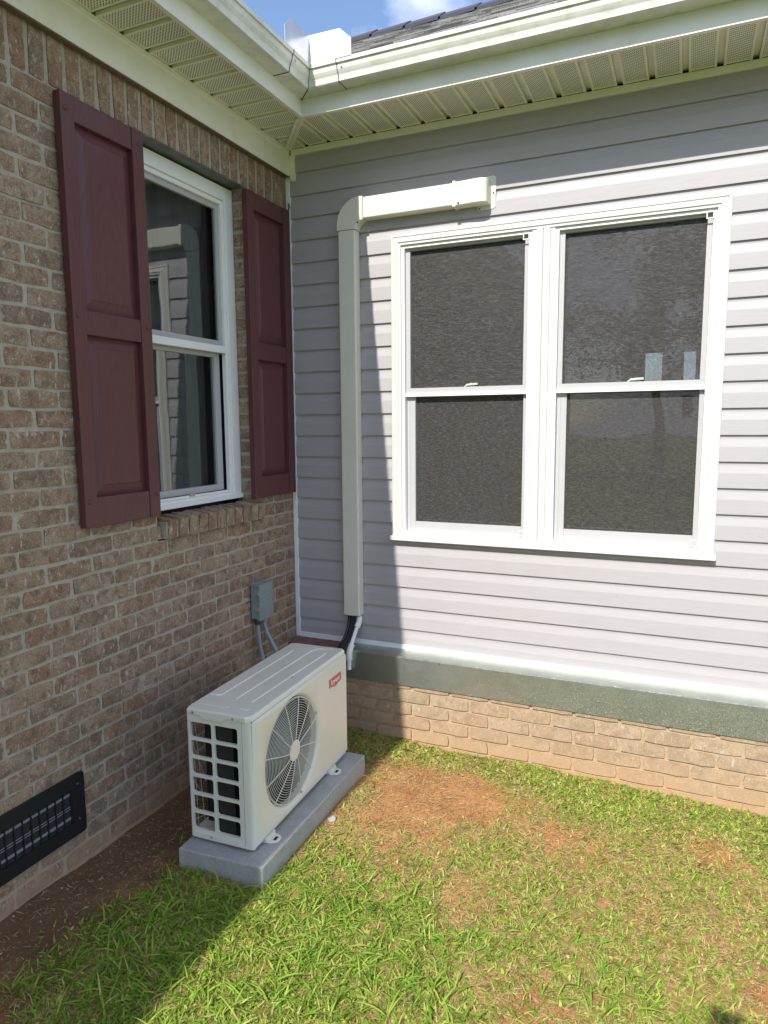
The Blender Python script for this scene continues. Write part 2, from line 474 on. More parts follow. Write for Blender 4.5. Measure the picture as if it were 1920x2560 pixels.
# brick variants ------------------------------------------------------
def brick_geo(L, H, D=0.085, seed=0, jit=0.0026, eg=0.0028):
    r = random.Random(seed)
    ny, nz = 5, 3
    v = []; f = []
    cor = [r.uniform(-jit, jit) for _ in range(8)]
    for j in range(nz):
        for i in range(ny):
            y = -L / 2 + L * i / (ny - 1); z = -H / 2 + H * j / (nz - 1); x = r.uniform(-0.0008, 0.0012)
            edge = i in (0, ny - 1) or j in (0, nz - 1)
            if edge:
                x -= eg
                if i in (0, ny - 1): y += r.uniform(-jit, jit)
                if j in (0, nz - 1): z += r.uniform(-jit, jit)
                if i in (0, ny - 1) and j in (0, nz - 1):
                    y -= math.copysign(r.uniform(0.0005, 0.006), y); z -= math.copysign(r.uniform(0.0005, 0.004), z)
            v.append((x, y, z))
    for j in range(nz - 1):
        for i in range(ny - 1):
            a = j * ny + i; f.append((a, a + 1, a + ny + 1, a + ny))
    ring = [i for i in range(ny)] + [2 * ny - 1, 3 * ny - 1] + [2 * ny + i for i in range(ny - 2, -1, -1)] + [ny]
    o = len(v)
    for k in ring:
        v.append((-D, v[k][1], v[k][2]))
    n = len(ring)
    for k in range(n):
        f.append((ring[k], o + k, o + (k + 1) % n, ring[(k + 1) % n]))
    return v, f
def brick_mesh(name, L, H, D=0.085, seed=0, mat=None, jit=0.0026, eg=0.0028):
    v, f = brick_geo(L, H, D, seed, jit, eg)
    me = bpy.data.meshes.new(name); me.from_pydata(v, [], f); me.materials.append(mat or M_BRICK)
    me.polygons.foreach_set('use_smooth', [True] * len(f))
    try: me.set_sharp_from_angle(angle=R(55))
    except Exception: pass
    me.update(); return me
BV = [brick_mesh('brick', 0.1945, 0.0560, seed=i) for i in range(14)]
FV = [brick_mesh('foundation_brick', 0.1945, 0.0575, seed=50 + i, mat=M_FBRICK, jit=0.0014, eg=0.0012) for i in range(8)]
SV = [brick_mesh('soldier_brick', 0.060, 0.20, seed=80 + i) for i in range(6)]
LV = [brick_mesh('sill_brick', 0.058, 0.082, D=0.11, seed=90 + i) for i in range(6)]
def place(me, name, loc, parent, sy=1.0, rz=0.0, ry=0.0, sx=1.0):
    o = bpy.data.objects.new(name, me); COL.objects.link(o)
    o.location = loc; o.rotation_euler = (0, ry, rz); o.scale = (sx, sy, 1)
    return link_to(o, parent)

# brick wing wall: mortar slab with the window opening -----------------
WY0, WY1, WZ0, WZ1 = -1.10, -0.405, 1.125, 2.636
mb = MB(); T = 0.088
mb.box((-T, YF, -0.6), (-0.0045, WY0, 2.95)); mb.box((-T, WY1 + 0.004, -0.6), (-0.0045, -0.003, 2.95))
mb.box((-T, WY0, -0.6), (-0.0045, WY1 + .004, 1.02)); mb.box((-T, WY0, 2.645), (-0.0045, WY1 + .004, 2.95))
brick_wall = mb.build('brick_wall', M_MORTAR, house)
WORLD['brick_wall'] = Matrix()
def link_plain(o, parent):
    o.parent = parent; return o
_lt = link_to
def visible(y): return y > -2.18
stuff = MB(); stuff_r = []
def stuff_brick(L, loc, seed, D=0.02):
    v, f = brick_geo(L, 0.056, D, seed)
    stuff.add([(a + loc[0], b + loc[1], c + loc[2]) for a, b, c in v], f); stuff_r.extend([rnd.random()] * len(v))
def brick_piece(y0, y1, z, i):
    L = y1 - y0 - 0.0112
    if L < 0.02: return
    yc, x = (y0 + y1) / 2, rnd.uniform(-0.0015, 0.0022)
    hid = (-1.46 < y0 and y1 < -1.13 and 1.2 < z < 2.55) or (-0.37 < y0 and y1 < -0.0 and 1.2 < z < 2.55) or (-1.96 < y0 and y1 < -1.58 and 0.01 < z < 0.23) or (y0 > -1.25 and z < 0.30 + 0.16 * (y0 + 0.2))
    cand.append((hid, L, x, yc, z))
cand = []
def shown_size(c):
    hid, L, x, yc, z = c
    P = []
    for a, b in ((yc - L / 2, z - 0.028), (yc + L / 2, z - 0.028), (yc + L / 2, z + 0.028), (yc - L / 2, z + 0.028)):
        q = Vector((x, a, b)) - M.translation; w = q.dot(fwd)
        if w < 0.1: return 0
        P.append((q.dot(r2) / w * 0.67025, q.dot(u2) / w * 0.67025))
    P = [(max(-0.375, min(0.375, p[0])), max(-0.5, min(0.5, p[1]))) for p in P]
    ar = 0.5 * abs(sum(P[i][0] * P[(i + 1) % 4][1] - P[(i + 1) % 4][0] * P[i][1] for i in range(4)))
    return ar * (0.001 if hid else 1)
k = -5
while True:
    ztop = ZB - k * BR; zc = ztop - BR / 2
    if zc < -0.42: break
    ph = (-0.113 if k % 2 == 0 else -0.010)
    edges = [0.0] if True else []
    y = ph
    js = [0.004]
    while y > YF:
        js.append(y + rnd.uniform(-0.004, 0.004)); y -= JL
    for a, b in zip(js[1:], js[:-1]):
        if 1.12 < zc < 2.64:
            if a > WY1 or b < WY0: brick_piece(a, b, zc, k)
            else:
                if b > WY1: brick_piece(WY1 - 0.006, b, zc, k)
                if a < WY0: brick_piece(a, WY0, zc, k)
        elif 1.02 < zc < 1.12 and not (a > -0.335 or b < -1.075):
            if b > -0.335: brick_piece(-0.335, b, zc, k)
            if a < -1.075: brick_piece(a, -1.075, zc, k)
        else:
            brick_piece(a, b, zc, k)
    k += 1
cand.sort(key=shown_size, reverse=True)      # the 300 bricks that show largest are parts, the rest one joined part
for i_, (hid, L, x, yc, z) in enumerate(cand):
    if i_ < 300:
        place(BV[rnd.randrange(14)], 'brick', (x, yc + rnd.uniform(-.001, .001), z + rnd.uniform(-.0012, .0012)), brick_wall, sy=L / 0.1945, rz=rnd.uniform(-.006, .006))
    else:
        stuff_brick(L, (x, yc, z), rnd.randrange(1000), 0.085 if yc > -2.3 else 0.02)
o = stuff.build('brick_remainder', M_BRICK_STUFF, brick_wall); o['kind'] = 'stuff'
at = o.data.attributes.new('rnd', 'FLOAT', 'POINT')
if len(o.data.vertices) == len(stuff_r): at.data.foreach_set('value', stuff_r)

# soldier course under the frieze
i = 0; y = -0.002
sold = MB(); sold.box((-T, -2.25, 2.637), (-0.0046, -0.003, 2.83))
while y > -2.2:
    yc = y - 0.036
    place(SV[i % 6], 'soldier_brick', (rnd.uniform(-.001, .002), yc + rnd.uniform(-.0015, .0015), 2.741), brick_wall, sy=rnd.uniform(0.93, 1.03), ry=0)
    y -= 0.0722; i += 1
# rowlock sill
sill = MB(); sill.box((-0.08, -1.076, 1.028), (0.021, -0.336, 1.098))
sill_o = sill.build('window_sill', M_MORTAR, house)
WORLD['window_sill'] = Matrix()
for i in range(11):
    yc = -1.041 + i * 0.0670
    o = place(LV[i % 6], 'sill_brick', (0.030 + rnd.uniform(-.002, .003), yc, 1.066 + rnd.uniform(-.0015, .0015)), sill_o, sy=rnd.uniform(.95, 1.02), ry=R(7))

# foundation under the sided wing -------------------------------------
fm = MB(); fm.box((0.004, -0.0985, -0.6), (XF, -0.02, 0.262))
found = fm.build('foundation', M_FMORTAR, house); WORLD['foundation'] = Matrix()
fst = MB(); fst_r = []
for r_ in range(-2, 6):
    zt = 0.114 - 0.0688 * r_; zc = zt - 0.0344
    if r_ == -2: zc = 0.114 + 0.0688 * 1.5
    ph = 0.438 if r_ % 2 == 0 else 0.541
    x = ph - 3 * JL
    while x < XF:
        x0, x1 = max(x, 0.005), min(x + JL, XF)
        L = x1 - x0 - 0.011
        if L > 0.02:
            xc = (x0 + x1) / 2; dy = rnd.uniform(-.0012, .002)
            if x0 < 2.75 and x1 > 0.3 and -0.25 < zc < 0.16:
                place(FV[rnd.randrange(8)], 'foundation_brick', (xc, -0.108 - dy, zc), found, sy=L / 0.1945, rz=R(-90))
            else:
                v, f = brick_geo(L, 0.0575, 0.02, rnd.randrange(999))
                fst.add([(xc + b, -0.108 - dy - a, zc + c) for a, b, c in v], f); fst_r.extend([rnd.random()] * len(v))
        x += JL
o = fst.build('foundation_remainder', M_FBRICK_STUFF, found); o['kind'] = 'stuff'
at = o.data.attributes.new('rnd', 'FLOAT', 'POINT')
if len(o.data.vertices) == len(fst_r): at.data.foreach_set('value', fst_r)
# painted brick ledge at the corner and galvanised flashing
mb = MB(); mb.prism([(-0.004, 0.264), (-0.004, 0.300), (-0.112, 0.290), (-0.112, 0.2625)], lambda p, t: (t, p[0], p[1]), 0.002, 0.318)
mb.build('ledge_top', M_REDLEDGE, house, bevel=0.003)
mb = MB()
prof = [(-0.003, 0.3015), (-0.004, 0.306), (-0.108, 0.2935), (-0.1145, 0.289), (-0.1155, 0.141), (-0.1125, 0.139), (-0.1118, 0.286), (-0.106, 0.2905)]
mb.prism(prof, lambda p, t: (t, p[0], p[1]), 0.312, XF)
flash = mb.build('flashing', M_GALV, house)
mb = MB()
for x, z in ((1.42, 0.236), (2.9, 0.23), (0.9, 0.285)):
    mb.disc((x, -0.1155, z), (0, -1, 0), 0.0035, 0.0015, 8)
mb.build('nail_head', M_LIP, house)

# siding ----------------------------------------------------------------
sheath = MB()
OX0, OX1, OZ0, OZ1 = 0.640, 2.105, 0.925, 2.405      # opening of the double window
sheath.box((0.0, 0.002, 0.2), (OX0, 0.10, 3.0)); sheath.box((OX1, 0.002, 0.2), (XF, 0.10, 3.0))
sheath.box((OX0, 0.002, 0.2), (OX1, 0.10, OZ0)); sheath.box((OX0, 0.002, OZ1), (OX1, 0.10, 3.0))
sid = sheath.build('siding_wall', M_DARK, house); WORLD['siding_wall'] = Matrix()
def board(x0, x1, zb, zt, off=0.0, zlo=-9):
    m = MB(); h = P_
    # Dutch lap: flat lower face, scooped upper part, lip turned under
    pr = [(-0.0005, zb + 0.004), (-0.0110, zb + 0.0025), (-0.0150, zb), (-0.0152, zb + 0.003), (-0.0132, zb + 0.064), (-0.0124, zb + 0.0680), (-0.0072, zb + 0.0930), (-0.0062, zb + 0.099), (-0.0060, zb + h + 0.006), (-0.0005, zb + h + 0.006)]
    pr = [(a - off, max(min(b, zt), zlo)) for a, b in pr]
    # keep the polygon valid when clipped at the top
    q = []
    for p in pr:
        if not q or (abs(q[-1][0] - p[0]) + abs(q[-1][1] - p[1])) > 1e-5: q.append(p)
    m.prism(q, lambda p, t: (t, p[0], p[1]), x0, x1)
    return m.build('siding_board', M_SIDING, sid)
for kk in range(-1, 22):
    zb = Z0 + kk * P_
    zt = min(zb + P_ + 0.01, 2.905)
    if kk == -1: zb = 0.3285 - 0.030; zt = Z0 + 0.006
    segs = [(0.012, XF)]
    if zb + P_ > 0.925 and zb < 2.41: segs = [(0.012, 0.628), (2.117, XF)]
    if kk == 17: board(0.6281, 2.1169, zb, zt, 0, 2.4365)
    if kk == 4: board(0.6281, 2.1169, zb, 0.8965)
    for (a, b) in segs:
        if kk == -1:
            m = MB(); m.prism([(-0.0005, 0.30), (-0.0124, 0.30), (-0.0120, 0.3655), (-0.0072, 0.3895), (-0.0062, 0.397), (-0.006, 0.42), (-0.0005, 0.42)], lambda p, t: (t, p[0], p[1]), a, b)
            m.build('siding_board', M_SIDING, sid)
        elif kk == 18:
            board(a, 2.30, zb, zt); board(2.275, b, zb, zt, 0.0014)
        elif kk == 17 and b > 2.3:
            board(a, 2.30, zb, zt); board(2.275, b, zb, zt, 0.0014)
        else:
            board(a, b, zb, zt)
# trims on the sided wall
mb = MB(); mb.box((0.0, -0.020, 0.3015), (0.024, 0.0, 2.80)); mb.box((0.0215, -0.0215, 0.3265), (0.0235, -0.016, 2.80))
mb.build('corner_trim', M_TRIM, house, bevel=0.001)
mb = MB(); mb.prism([(-0.001, 0.303), (-0.0185, 0.300), (-0.0195, 0.3265), (-0.013, 0.3275), (-0.001, 0.3275)], lambda p, t: (t, p[0], p[1]), 0.0245, XF)
mb.build('starter_trim', M_TRIM, house)
mb = MB(); mb.box((0.036, -0.022, 2.903), (XF, -0.0005, 2.9335))
mb.build('soffit_trim', M_CREAM, house, bevel=0.0015)
mb = MB(); mb.box((0.0315, -0.027, 2.775), (0.058, -0.001, 2.9015)); mb.box((0.0, -0.0275, 2.805), (0.0312, -0.0215, 2.9335))
mb.build('corner_cap_trim', M_CREAM, house, bevel=0.0015)
# frieze boards over the brick
for (a, b) in ((-0.256, -0.0285), (-3.9, -0.258), (YF, -3.902)):
    mb = MB(); mb.prism([(0.0065, 2.800), (0.030, 2.800), (0.0305, 2.912), (0.036, 2.916), (0.036, 2.9335), (0.0065, 2.9335)], lambda p, t: (p[0], t, p[1]), a, b)
    mb.build('frieze_board', M_CREAM, house)
mb = MB(); mb.box((0.0045, YF, 2.7945), (0.0285, -0.029, 2.7995)); mb.build('frieze_lip', M_LIP, house)

# soffit ------------------------------------------------------------------
FX, FY = 0.283, -0.334         # inner faces of the fascia lines
soff = MB(); soff.box((-0.08, YF, 2.95), (FX, -0.0, 2.956)); soff.box((FX, FY, 2.95), (XF, -0.0, 2.956))
soff = soff.build('soffit', M_SOFFIT, house); WORLD['soffit'] = Matrix()
ZS = 2.935
def clip_poly(poly, side):
    """keep the part on one side of the diagonal from (0,0) to (FX,FY)"""
    def d(p): return (p[0] * FY - p[1] * FX) * side
    out = []
    for i in range(len(poly)):
        a, b = poly[i], poly[(i + 1) % len(poly)]
        da, db = d(a), d(b)
        if da >= 0: out.append(a)
        if (da >= 0) != (db >= 0):
            t = da / (da - db); out.append((a[0] + (b[0] - a[0]) * t, a[1] + (b[1] - a[1]) * t))
    return out
def soffit_panel(c0, c1, left):
    """one face of a vented soffit panel between two grooves"""
    g = 0.012
    def rect(a, b, u, w):
        return [(u, a), (w, a), (w, b), (u, b)] if left else [(a, u), (b, u), (b, w), (a, w)]
    lim = (0.036, FX - 0.0005) if left else (FY + 0.0005, -0.0225)
    m = MB()
    def slab(r_, z0, z1, mi):
        q = clip_poly(r_, 1 if left else -1)
        if len(q) >= 3: m.prism(q, lambda p, t: (p[0], p[1], t), z0, z1, mi)
    a, b = min(c0, c1) + g, max(c0, c1) - g
    slab(rect(a, a + 0.009, *lim), ZS - 0.0015, ZS + 0.012, 0)
    slab(rect(b - 0.009, b, *lim), ZS - 0.0015, ZS + 0.012, 0)
    l2 = (lim[0] + 0.012, lim[1] - 0.014)
    slab(rect(a + 0.0091, b - 0.0091, lim[0], l2[0]), ZS, ZS + 0.012, 0)
    slab(rect(a + 0.0091, b - 0.0091, l2[1], lim[1]), ZS, ZS + 0.012, 0)
    slab(rect(a + 0.0091, b - 0.0091, l2[0] + .0001, l2[1] - .0001), ZS + 0.0004, ZS + 0.012, 1)
    if m.v: m.build('soffit_panel', [M_SOFFIT, M_PERF], soff)
y = -0.288 + 0.131 * 2
while y > -2.7:
    soffit_panel(y, y - 0.131, True); y -= 0.131
x = 1.551 - 0.1285 * 12
while x < 3.2:
    soffit_panel(x, x + 0.1285, False); x += 0.1285
mb = MB()      # the rest of the soffit, out of sight
mb.box((0.036, YF, ZS), (FX - .0005, -2.72, ZS + 0.01)); mb.box((3.24, FY + .0005, ZS), (XF, -0.0225, ZS + 0.01))
mb.build('soffit_panel', M_SOFFIT, soff)
dirv = Vector((FX, FY, 0)).normalized(); nv = Vector((dirv.y, -dirv.x, 0))
for s_ in (-1, 1):
    mb = MB()
    a0 = nv * (0.0008 * s_); a1 = nv * (0.019 * s_)
    st = dirv * 0.035; en = dirv * (math.hypot(FX, FY) - 0.006)
    poly = [tuple((st + a0)[:2]), tuple((en + a0)[:2]), tuple((en + a1 - dirv * 0.012)[:2]), tuple((st + a1 + dirv * 0.012)[:2])]
    mb.prism(poly, lambda p, t: (p[0], p[1], t), ZS - 0.006, ZS - 0.0018)
    mb.build('soffit_mitre_strip', M_SOFFIT, house)

# fascia -----------------------------------------------------------------
mb = MB(); mb.add([(FX, YF, 2.921), (FX + .02, YF, 2.921), (FX + .02, FY - .02, 2.921), (FX, FY, 2.921), (FX, YF, 3.09), (FX + .02, YF, 3.09), (FX + .02, FY - .02, 3.09), (FX, FY, 3.09)],
                  [(0, 1, 2, 3), (4, 5, 6, 7), (0, 1, 5, 4), (1, 2, 6, 5), (2, 3, 7, 6), (3, 0, 4, 7)])
mb.build('fascia', M_FASCIA, house)
e = 0.0006
mb = MB(); mb.add([(FX + e, FY, 2.921), (FX + .02 + e, FY - .02, 2.921), (XF, FY - .02, 2.921), (XF, FY, 2.921), (FX + e, FY, 3.09), (FX + .02 + e, FY - .02, 3.09), (XF, FY - .02, 3.09), (XF, FY, 3.09)],
                  [(0, 1, 2, 3), (4, 5, 6, 7), (0, 1, 5, 4), (1, 2, 6, 5), (2, 3, 7, 6), (3, 0, 4, 7)])
mb.build('fascia', M_FASCIA, house)

# K-style gutters ---------------------------------------------------------
GX, GY, GZ = FX + 0.0205, FY - 0.0205, 2.998
def gut_prof(g=0.0):
    outer = [(0.000, 0.085), (0.000, -g), (0.076 + g, -g), (0.079 + g, 0.002), (0.080 + g, 0.0135), (0.081 + g, 0.018), (0.083 + g, 0.0255), (0.088 + g, 0.034), (0.093 + g, 0.044), (0.0955 + g, 0.056), (0.096 + g, 0.0655), (0.1035 + g, 0.0665), (0.1045 + g, 0.083), (0.100, 0.085)]
    inner = [(0.098, 0.0835), (0.102, 0.081), (0.1005, 0.0685), (0.0935, 0.0665), (0.0935, 0.056), (0.0905, 0.045), (0.086, 0.0355), (0.081, 0.027), (0.0785, 0.015), (0.076, 0.003), (0.002, 0.002), (0.002, 0.085)]
    return outer + inner
def gutter(name, left, t0, t1, g=0.0, mat=None, gap=0.0):
    """left: runs along y, else along x. t1 None = mitred into the inside corner"""
    pr = gut_prof(g); m = MB(); n = len(pr)
    def pt(p, t, mit):
        if left: return (GX + p[0], (GY - p[0] - gap) if mit else t, GZ + p[1])
        return ((GX + p[0] + gap) if mit else t, GY - p[0], GZ + p[1])
    vs_ = [pt(p, t0, False) for p in pr] + [pt(p, t1, t1 is None) for p in pr]
    m.add(vs_, [(i, (i + 1) % n, n + (i + 1) % n, n + i) for i in range(n)] + [tuple(range(n)), tuple(range(n, 2 * n))])
    return m.build(name, mat or M_GUTTER, house)
gutter('gutter', True, YF, GY - 0.238)
gutter('gutter', False, XF, GX + 0.232)
gutter('gutter_corner', True, GY - 0.240, None, 0.0016, gap=0.001)
gutter('gutter_corner', False, GX + 0.234, None, 0.0016, gap=0.001)
gutter('gutter_seam', True, GY - 0.2385, GY - 0.2412, 0.0022, M_SEAL)
gutter('gutter_seam', False, GX + 0.2325, GX + 0.2352, 0.0022, M_SEAL)
mb = MB()
for p in gut_prof(0.002)[1:12]: pass
mb.tube([(GX + p[0] - .001, GY - p[0] + 0.001, GZ + p[1]) for p in gut_prof(0.0022)[1:12]], 0.0022, 6)
mb.build('gutter_seam', M_SEAL, house)
mb = MB()
for (x, y, z, ax) in ((GX + 0.098, GY - 0.215, GZ + 0.052, (1, 0, 0)), (GX + 0.255, GY - 0.0965, GZ + 0.052, (0, -1, 0))):
    mb.disc((x, y, z), ax, 0.004, 0.003, 8)
mb.build('gutter_screw', M_STEEL, house)
# splash guards standing on the gutter lips
M_ALU = Mat('bright_aluminium', 0.28, 0.5, 0.75)
M_ALU.color(M_ALU.ramp(M_ALU.noise(8, 3, 0.5, vec=M_ALU.pos()), (0.3, (0.60, 0.61, 0.62)), (0.7, (0.78, 0.78, 0.77)))); M_ALU = M_ALU.m
zl = GZ + 0.0855; gy = GY - 0.101; gx = GX + 0.101
mb = MB()
mb.prism([(gx + 0.001, zl), (gx + 0.206, zl), (gx + 0.206, zl + 0.066), (gx + 0.152, zl + 0.115), (gx + 0.001, zl + 0.118)], lambda p, t: (p[0], t, p[1]), gy, gy - 0.0016)
mb.box((gx + .001, gy - .0016, zl - 0.004), (gx + .206, gy - .006, zl - 0.0005))
mb.build('splash_guard', plain('splash_guard_white', (0.80, 0.80, 0.80), 0.35, var=0.02), house)
mb = MB()
mb.prism([(gy - 0.003, zl), (gy - 0.206, zl), (gy - 0.206, zl + 0.066), (gy - 0.152, zl + 0.115), (gy - 0.003, zl + 0.118)], lambda p, t: (t, p[0], p[1]), gx, gx + 0.0016)
mb.build('splash_guard', M_ALU, house)

# roofs --------------------------------------------------------------------
PITCH = 0.598; EZ = 3.092; RY = 2.4
def shingle_material():
    m = Mat('grey_shingles', 0.95, 0.15)
    p = m.pos(); r = m.attr('rnd')
    c = m.ramp(r, (0.0, (0.13, 0.128, 0.13)), (0.3, (0.27, 0.265, 0.255)), (0.6, (0.42, 0.41, 0.38)), (1.0, (0.58, 0.56, 0.51)))
    f = m.noise(300, 2, 0.7, vec=p)
    c = m.mix(m.ramp(f, (0.35, 0.8), (0.55, 0.0)), c, (0.09, 0.088, 0.09))
    s_ = m.noise(26, 4, 0.7, vec=m.map((0.6, 3.5, 3.5), src=p))
    c = m.mix(m.ramp(s_, (0.52, 0.0), (0.68, 0.6)), c, (0.13, 0.125, 0.125))
    m.color(c); m.bump(f, 0.6, 0.004); return m.m
M_SHINGLE = shingle_material()
roof = MB()
xe, ye = FX + 0.035, FY - 0.035
zr = EZ + PITCH * (RY - ye)
xr = xe - (RY - ye)
roof.add([(xe, ye, EZ), (XF + 0.2, ye, EZ), (XF + 0.2, RY, zr), (xr, RY, zr), (xe, YF - 0.2, EZ), (xr, YF - 0.2, zr), (XF + 0.2, 2 * RY - ye, EZ), (xr, 2 * RY - ye, EZ),
          (2 * xr - xe, YF - 0.2, EZ), (2 * xr - xe, 2 * RY - ye, EZ)],
         [(0, 1, 2, 3), (4, 0, 3, 5), (3, 2, 6, 7), (5, 3, 7, 9, 8)])
roof_o = roof.build('roof', M_SHINGLE, house); WORLD['roof'] = Matrix()
sm = roof_o.modifiers.new('thick', 'SOLIDIFY'); sm.thickness = 0.02; sm.offset = -1
sh = MB(); shr = []
sl = math.hypot(1, PITCH); ce, se = 1 / sl, PITCH / sl
nrow = int((RY - ye) * sl / 0.143) + 1
for r_ in range(nrow):
    s0 = -0.012 + r_ * 0.143; s1 = s0 + 0.19
    ymin = ye + s0 * ce
    x = xe - max(0, (ymin - ye)) - rnd.uniform(0, 0.25) + 0.1
    while x < XF + 0.2:
        w = rnd.choice((0.10, 0.14, 0.17, 0.22, 0.3)); th = rnd.choice((0.005, 0.009))
        v = []
        for (ss, tt) in ((s0, 0.006), (s1, 0.001)):
            for xx in (x + .001, x + w - .001):
                for t_ in (tt, tt + th):
                    v.append((xx, ye + ss * ce - t_ * se, EZ + ss * se + t_ * ce))
        sh.add(v, [(0, 2, 3, 1), (4, 5, 7, 6), (0, 1, 5, 4), (2, 6, 7, 3), (1, 3, 7, 5)])
        shr += [rnd.random() ** 1.2] * 8
        x += w
o = sh.build('shingles', M_SHINGLE, roof_o); o['kind'] = 'stuff'
at = o.data.attributes.new('rnd', 'FLOAT', 'POINT'); at.data.foreach_set('value', shr)
M_RIDGE = plain('ridge_cap_dark', (0.055, 0.055, 0.075), 0.9, var=0.2, scale=120, bump=0.5)
x = xr + 0.1
zrr = zr + 0.012
while x < XF:
    mb = MB(); mb.prism([(RY - 0.13, zrr - 0.13 * PITCH + 0.0), (RY, zrr + 0.012), (RY + 0.13, zrr - 0.13 * PITCH), (RY + .13, zrr - .13 * PITCH + .028), (RY, zrr + 0.040), (RY - 0.13, zrr - 0.13 * PITCH + 0.028)],
                        lambda p, t: (t, p[0], p[1] + (0.010 if t > x + 0.01 else 0.0)), x, x + 0.32)
    mb.build('ridge_cap', M_RIDGE, roof_o)
    x += 0.30
mb = MB(); mb.box((FX + 0.0205, FY - 0.046, 3.0865), (XF, FY - 0.0205, 3.0905)); mb.build('drip_edge', M_TRIM, house)

# closing walls of both wings, with an added opening that lets sky light in -----------
mb = MB()
mb.box((-5.2, YF, -0.6), (-0.09, YF + 0.1, 2.985)); mb.box((-5.2, YF, -0.6), (-5.1, -3.2, 2.985)); mb.box((-5.2, -0.2, -0.6), (-5.1, 5.1, 2.985)); mb.box((-5.2, -3.2, -0.6), (-5.1, -0.2, 0.9)); mb.box((-5.2, -3.2, 2.4), (-5.1, -0.2, 2.985))  # unseen opening in the far wall, added to light the curtain from behind
mb.box((-5.1, 5.0, -0.6), (-0.0, 5.1, 2.985)); mb.box((XF - 0.1, 0.101, -0.6), (XF, 5.1, 2.985))
# back wall of the sided room, with two small windows
for (a, b, c, d) in ((0.0, 5.0, -0.6, 1.96), (0.0, 5.0, 2.27, 2.985), (0.0, 1.54, 1.96, 2.27), (1.72, 1.94, 1.96, 2.27), (2.06, 5.0, 1.96, 2.27)):
    mb.box((a, 5.0, c), (b, 5.1, d))
mb.build('rear_wall', M_MORTAR, house)
mb = MB(); mb.box((-5.1, YF + .1, 2.957), (-0.09, 5.0, 2.99)); mb.box((-0.0885, 0.0, 2.957), (XF - .1, 5.0, 2.99))
mb.build('ceiling', M_ROOM, house)
mb = MB(); mb.box((0.002, 0.102, 0.25), (XF - .102, 4.998, 0.29)); mb.box((-5.0, YF + .1, 0.25), (-0.091, 4.9, 0.29))
mb.box((-0.088, 0.101, 0.2), (0.0, 5.0, 2.956)); mb.build('room_floor', M_ROOM, house)
mb = MB()
n = 60
for i in range(n):
    y0 = -1.25 + 0.95 * i / n; y1 = -1.25 + 0.95 * (i + 1) / n
    xa = -0.19 + 0.02 * math.sin(i * 0.9) + 0.01 * math.sin(i * 2.3); xb = -0.19 + 0.02 * math.sin((i + 1) * 0.9) + 0.01 * math.sin((i + 1) * 2.3)
    mb.add([(xa, y0, 1.0), (xb, y1, 1.0), (xb, y1, 2.7), (xa, y0, 2.7), (xa - .004, y0, 1.0), (xb - .004, y1, 1.0), (xb - .004, y1, 2.7), (xa - .004, y0, 2.7)], [(0, 1, 2, 3), (4, 5, 6, 7), (3, 2, 6, 7), (0, 1, 5, 4)])
mb.build('curtain', M_CURTAIN, house, smooth=True)

# ------------------------------------------------------------------ brick-side window
win = MB()
def ring_yz(m, x0, x1, y0, y1, z0, z1, w, wb=None):
    wb = wb or w
    m.box((x0, y0, z0), (x1, y0 + w, z1)); m.box((x0, y1 - w, z0), (x1, y1, z1))
    m.box((x0, y0 + w, z0), (x1, y1 - w, z0 + wb)); m.box((x0, y0 + w, z1 - w), (x1, y1 - w, z1))
WX = -0.068
fr = MB(); ring_yz(fr, -0.087, WX, WY0, WY1 - 0.001, 1.137, 2.628, 0.062, 0.034)
fr.box((-0.087, WY0, 1.137), (WX + 0.012, WY1 - 0.002, 1.160))
window1 = fr.build('window', M_TRIM, house, bevel=0.0015); WORLD['window'] = Matrix()
tag(window1, 'white sash window in the brick wall between burgundy shutters')
fr = MB(); ring_yz(fr, -0.100, -0.0785, WY0 + 0.0625, WY1 - 0.0635, 1.1715, 2.5655, 0.020, 0.010)
fr.build('inner_frame', M_TRIM, window1, bevel=0.001)
fr = MB(); ring_yz(fr, -0.112, -0.0925, WY0 + 0.083, WY1 - 0.0840, 1.885, 2.545, 0.024)
fr.box((-0.112, WY0 + 0.083, 1.848), (-0.078, WY1 - 0.084, 1.8845))
fr.build('sash', M_SASHGREY, window1, bevel=0.001)
fr = MB(); fr.box((-0.077, WY0 + 0.083, 1.850), (-0.074, WY1 - 0.084, 1.883)); fr.build('meeting_rail', M_TRIM, window1)
fr = MB(); ring_yz(fr, -0.135, -0.1125, WY0 + 0.088, WY1 - 0.089, 1.182, 1.872, 0.042, 0.030)
fr.build('sash', M_SASHGREY, window1, bevel=0.001)
fr = MB(); fr.box((-0.102, WY0 + 0.106, 1.884), (-0.101, WY1 - 0.107, 2.522)); fr.build('pane', M_GLASS, window1)
fr = MB(); fr.box((-0.125, WY0 + 0.128, 1.211), (-0.124, WY1 - 0.130, 1.831)); fr.build('pane', M_GLASS, window1)
fr = MB(); fr.box((-0.0785, -0.80, 1.178), (-0.072, -0.765, 1.190)); fr.build('sash_latch', plain('tan_latch', (0.50, 0.36, 0.24), 0.5), window1)
lin = MB(); lin.box((-0.086, WY0 - .03, 2.6365), (0.0015, WY1 + .012, 2.6430)); lin.build('lintel', M_GREYMETAL, house)
lin = MB(); lin.box((-0.2, WY0, 1.028), (-0.089, WY1, 1.10)); lin.box((-0.16, WY0 - .05, 1.0), (-0.0885, WY0, 2.7)); lin.box((-0.16, WY1, 1.0), (-0.0885, WY1 + .05, 2.7)); lin.box((-0.16, WY0, 2.63), (-0.0885, WY1, 2.7))
lin.build('window_buck', M_DARK, house)

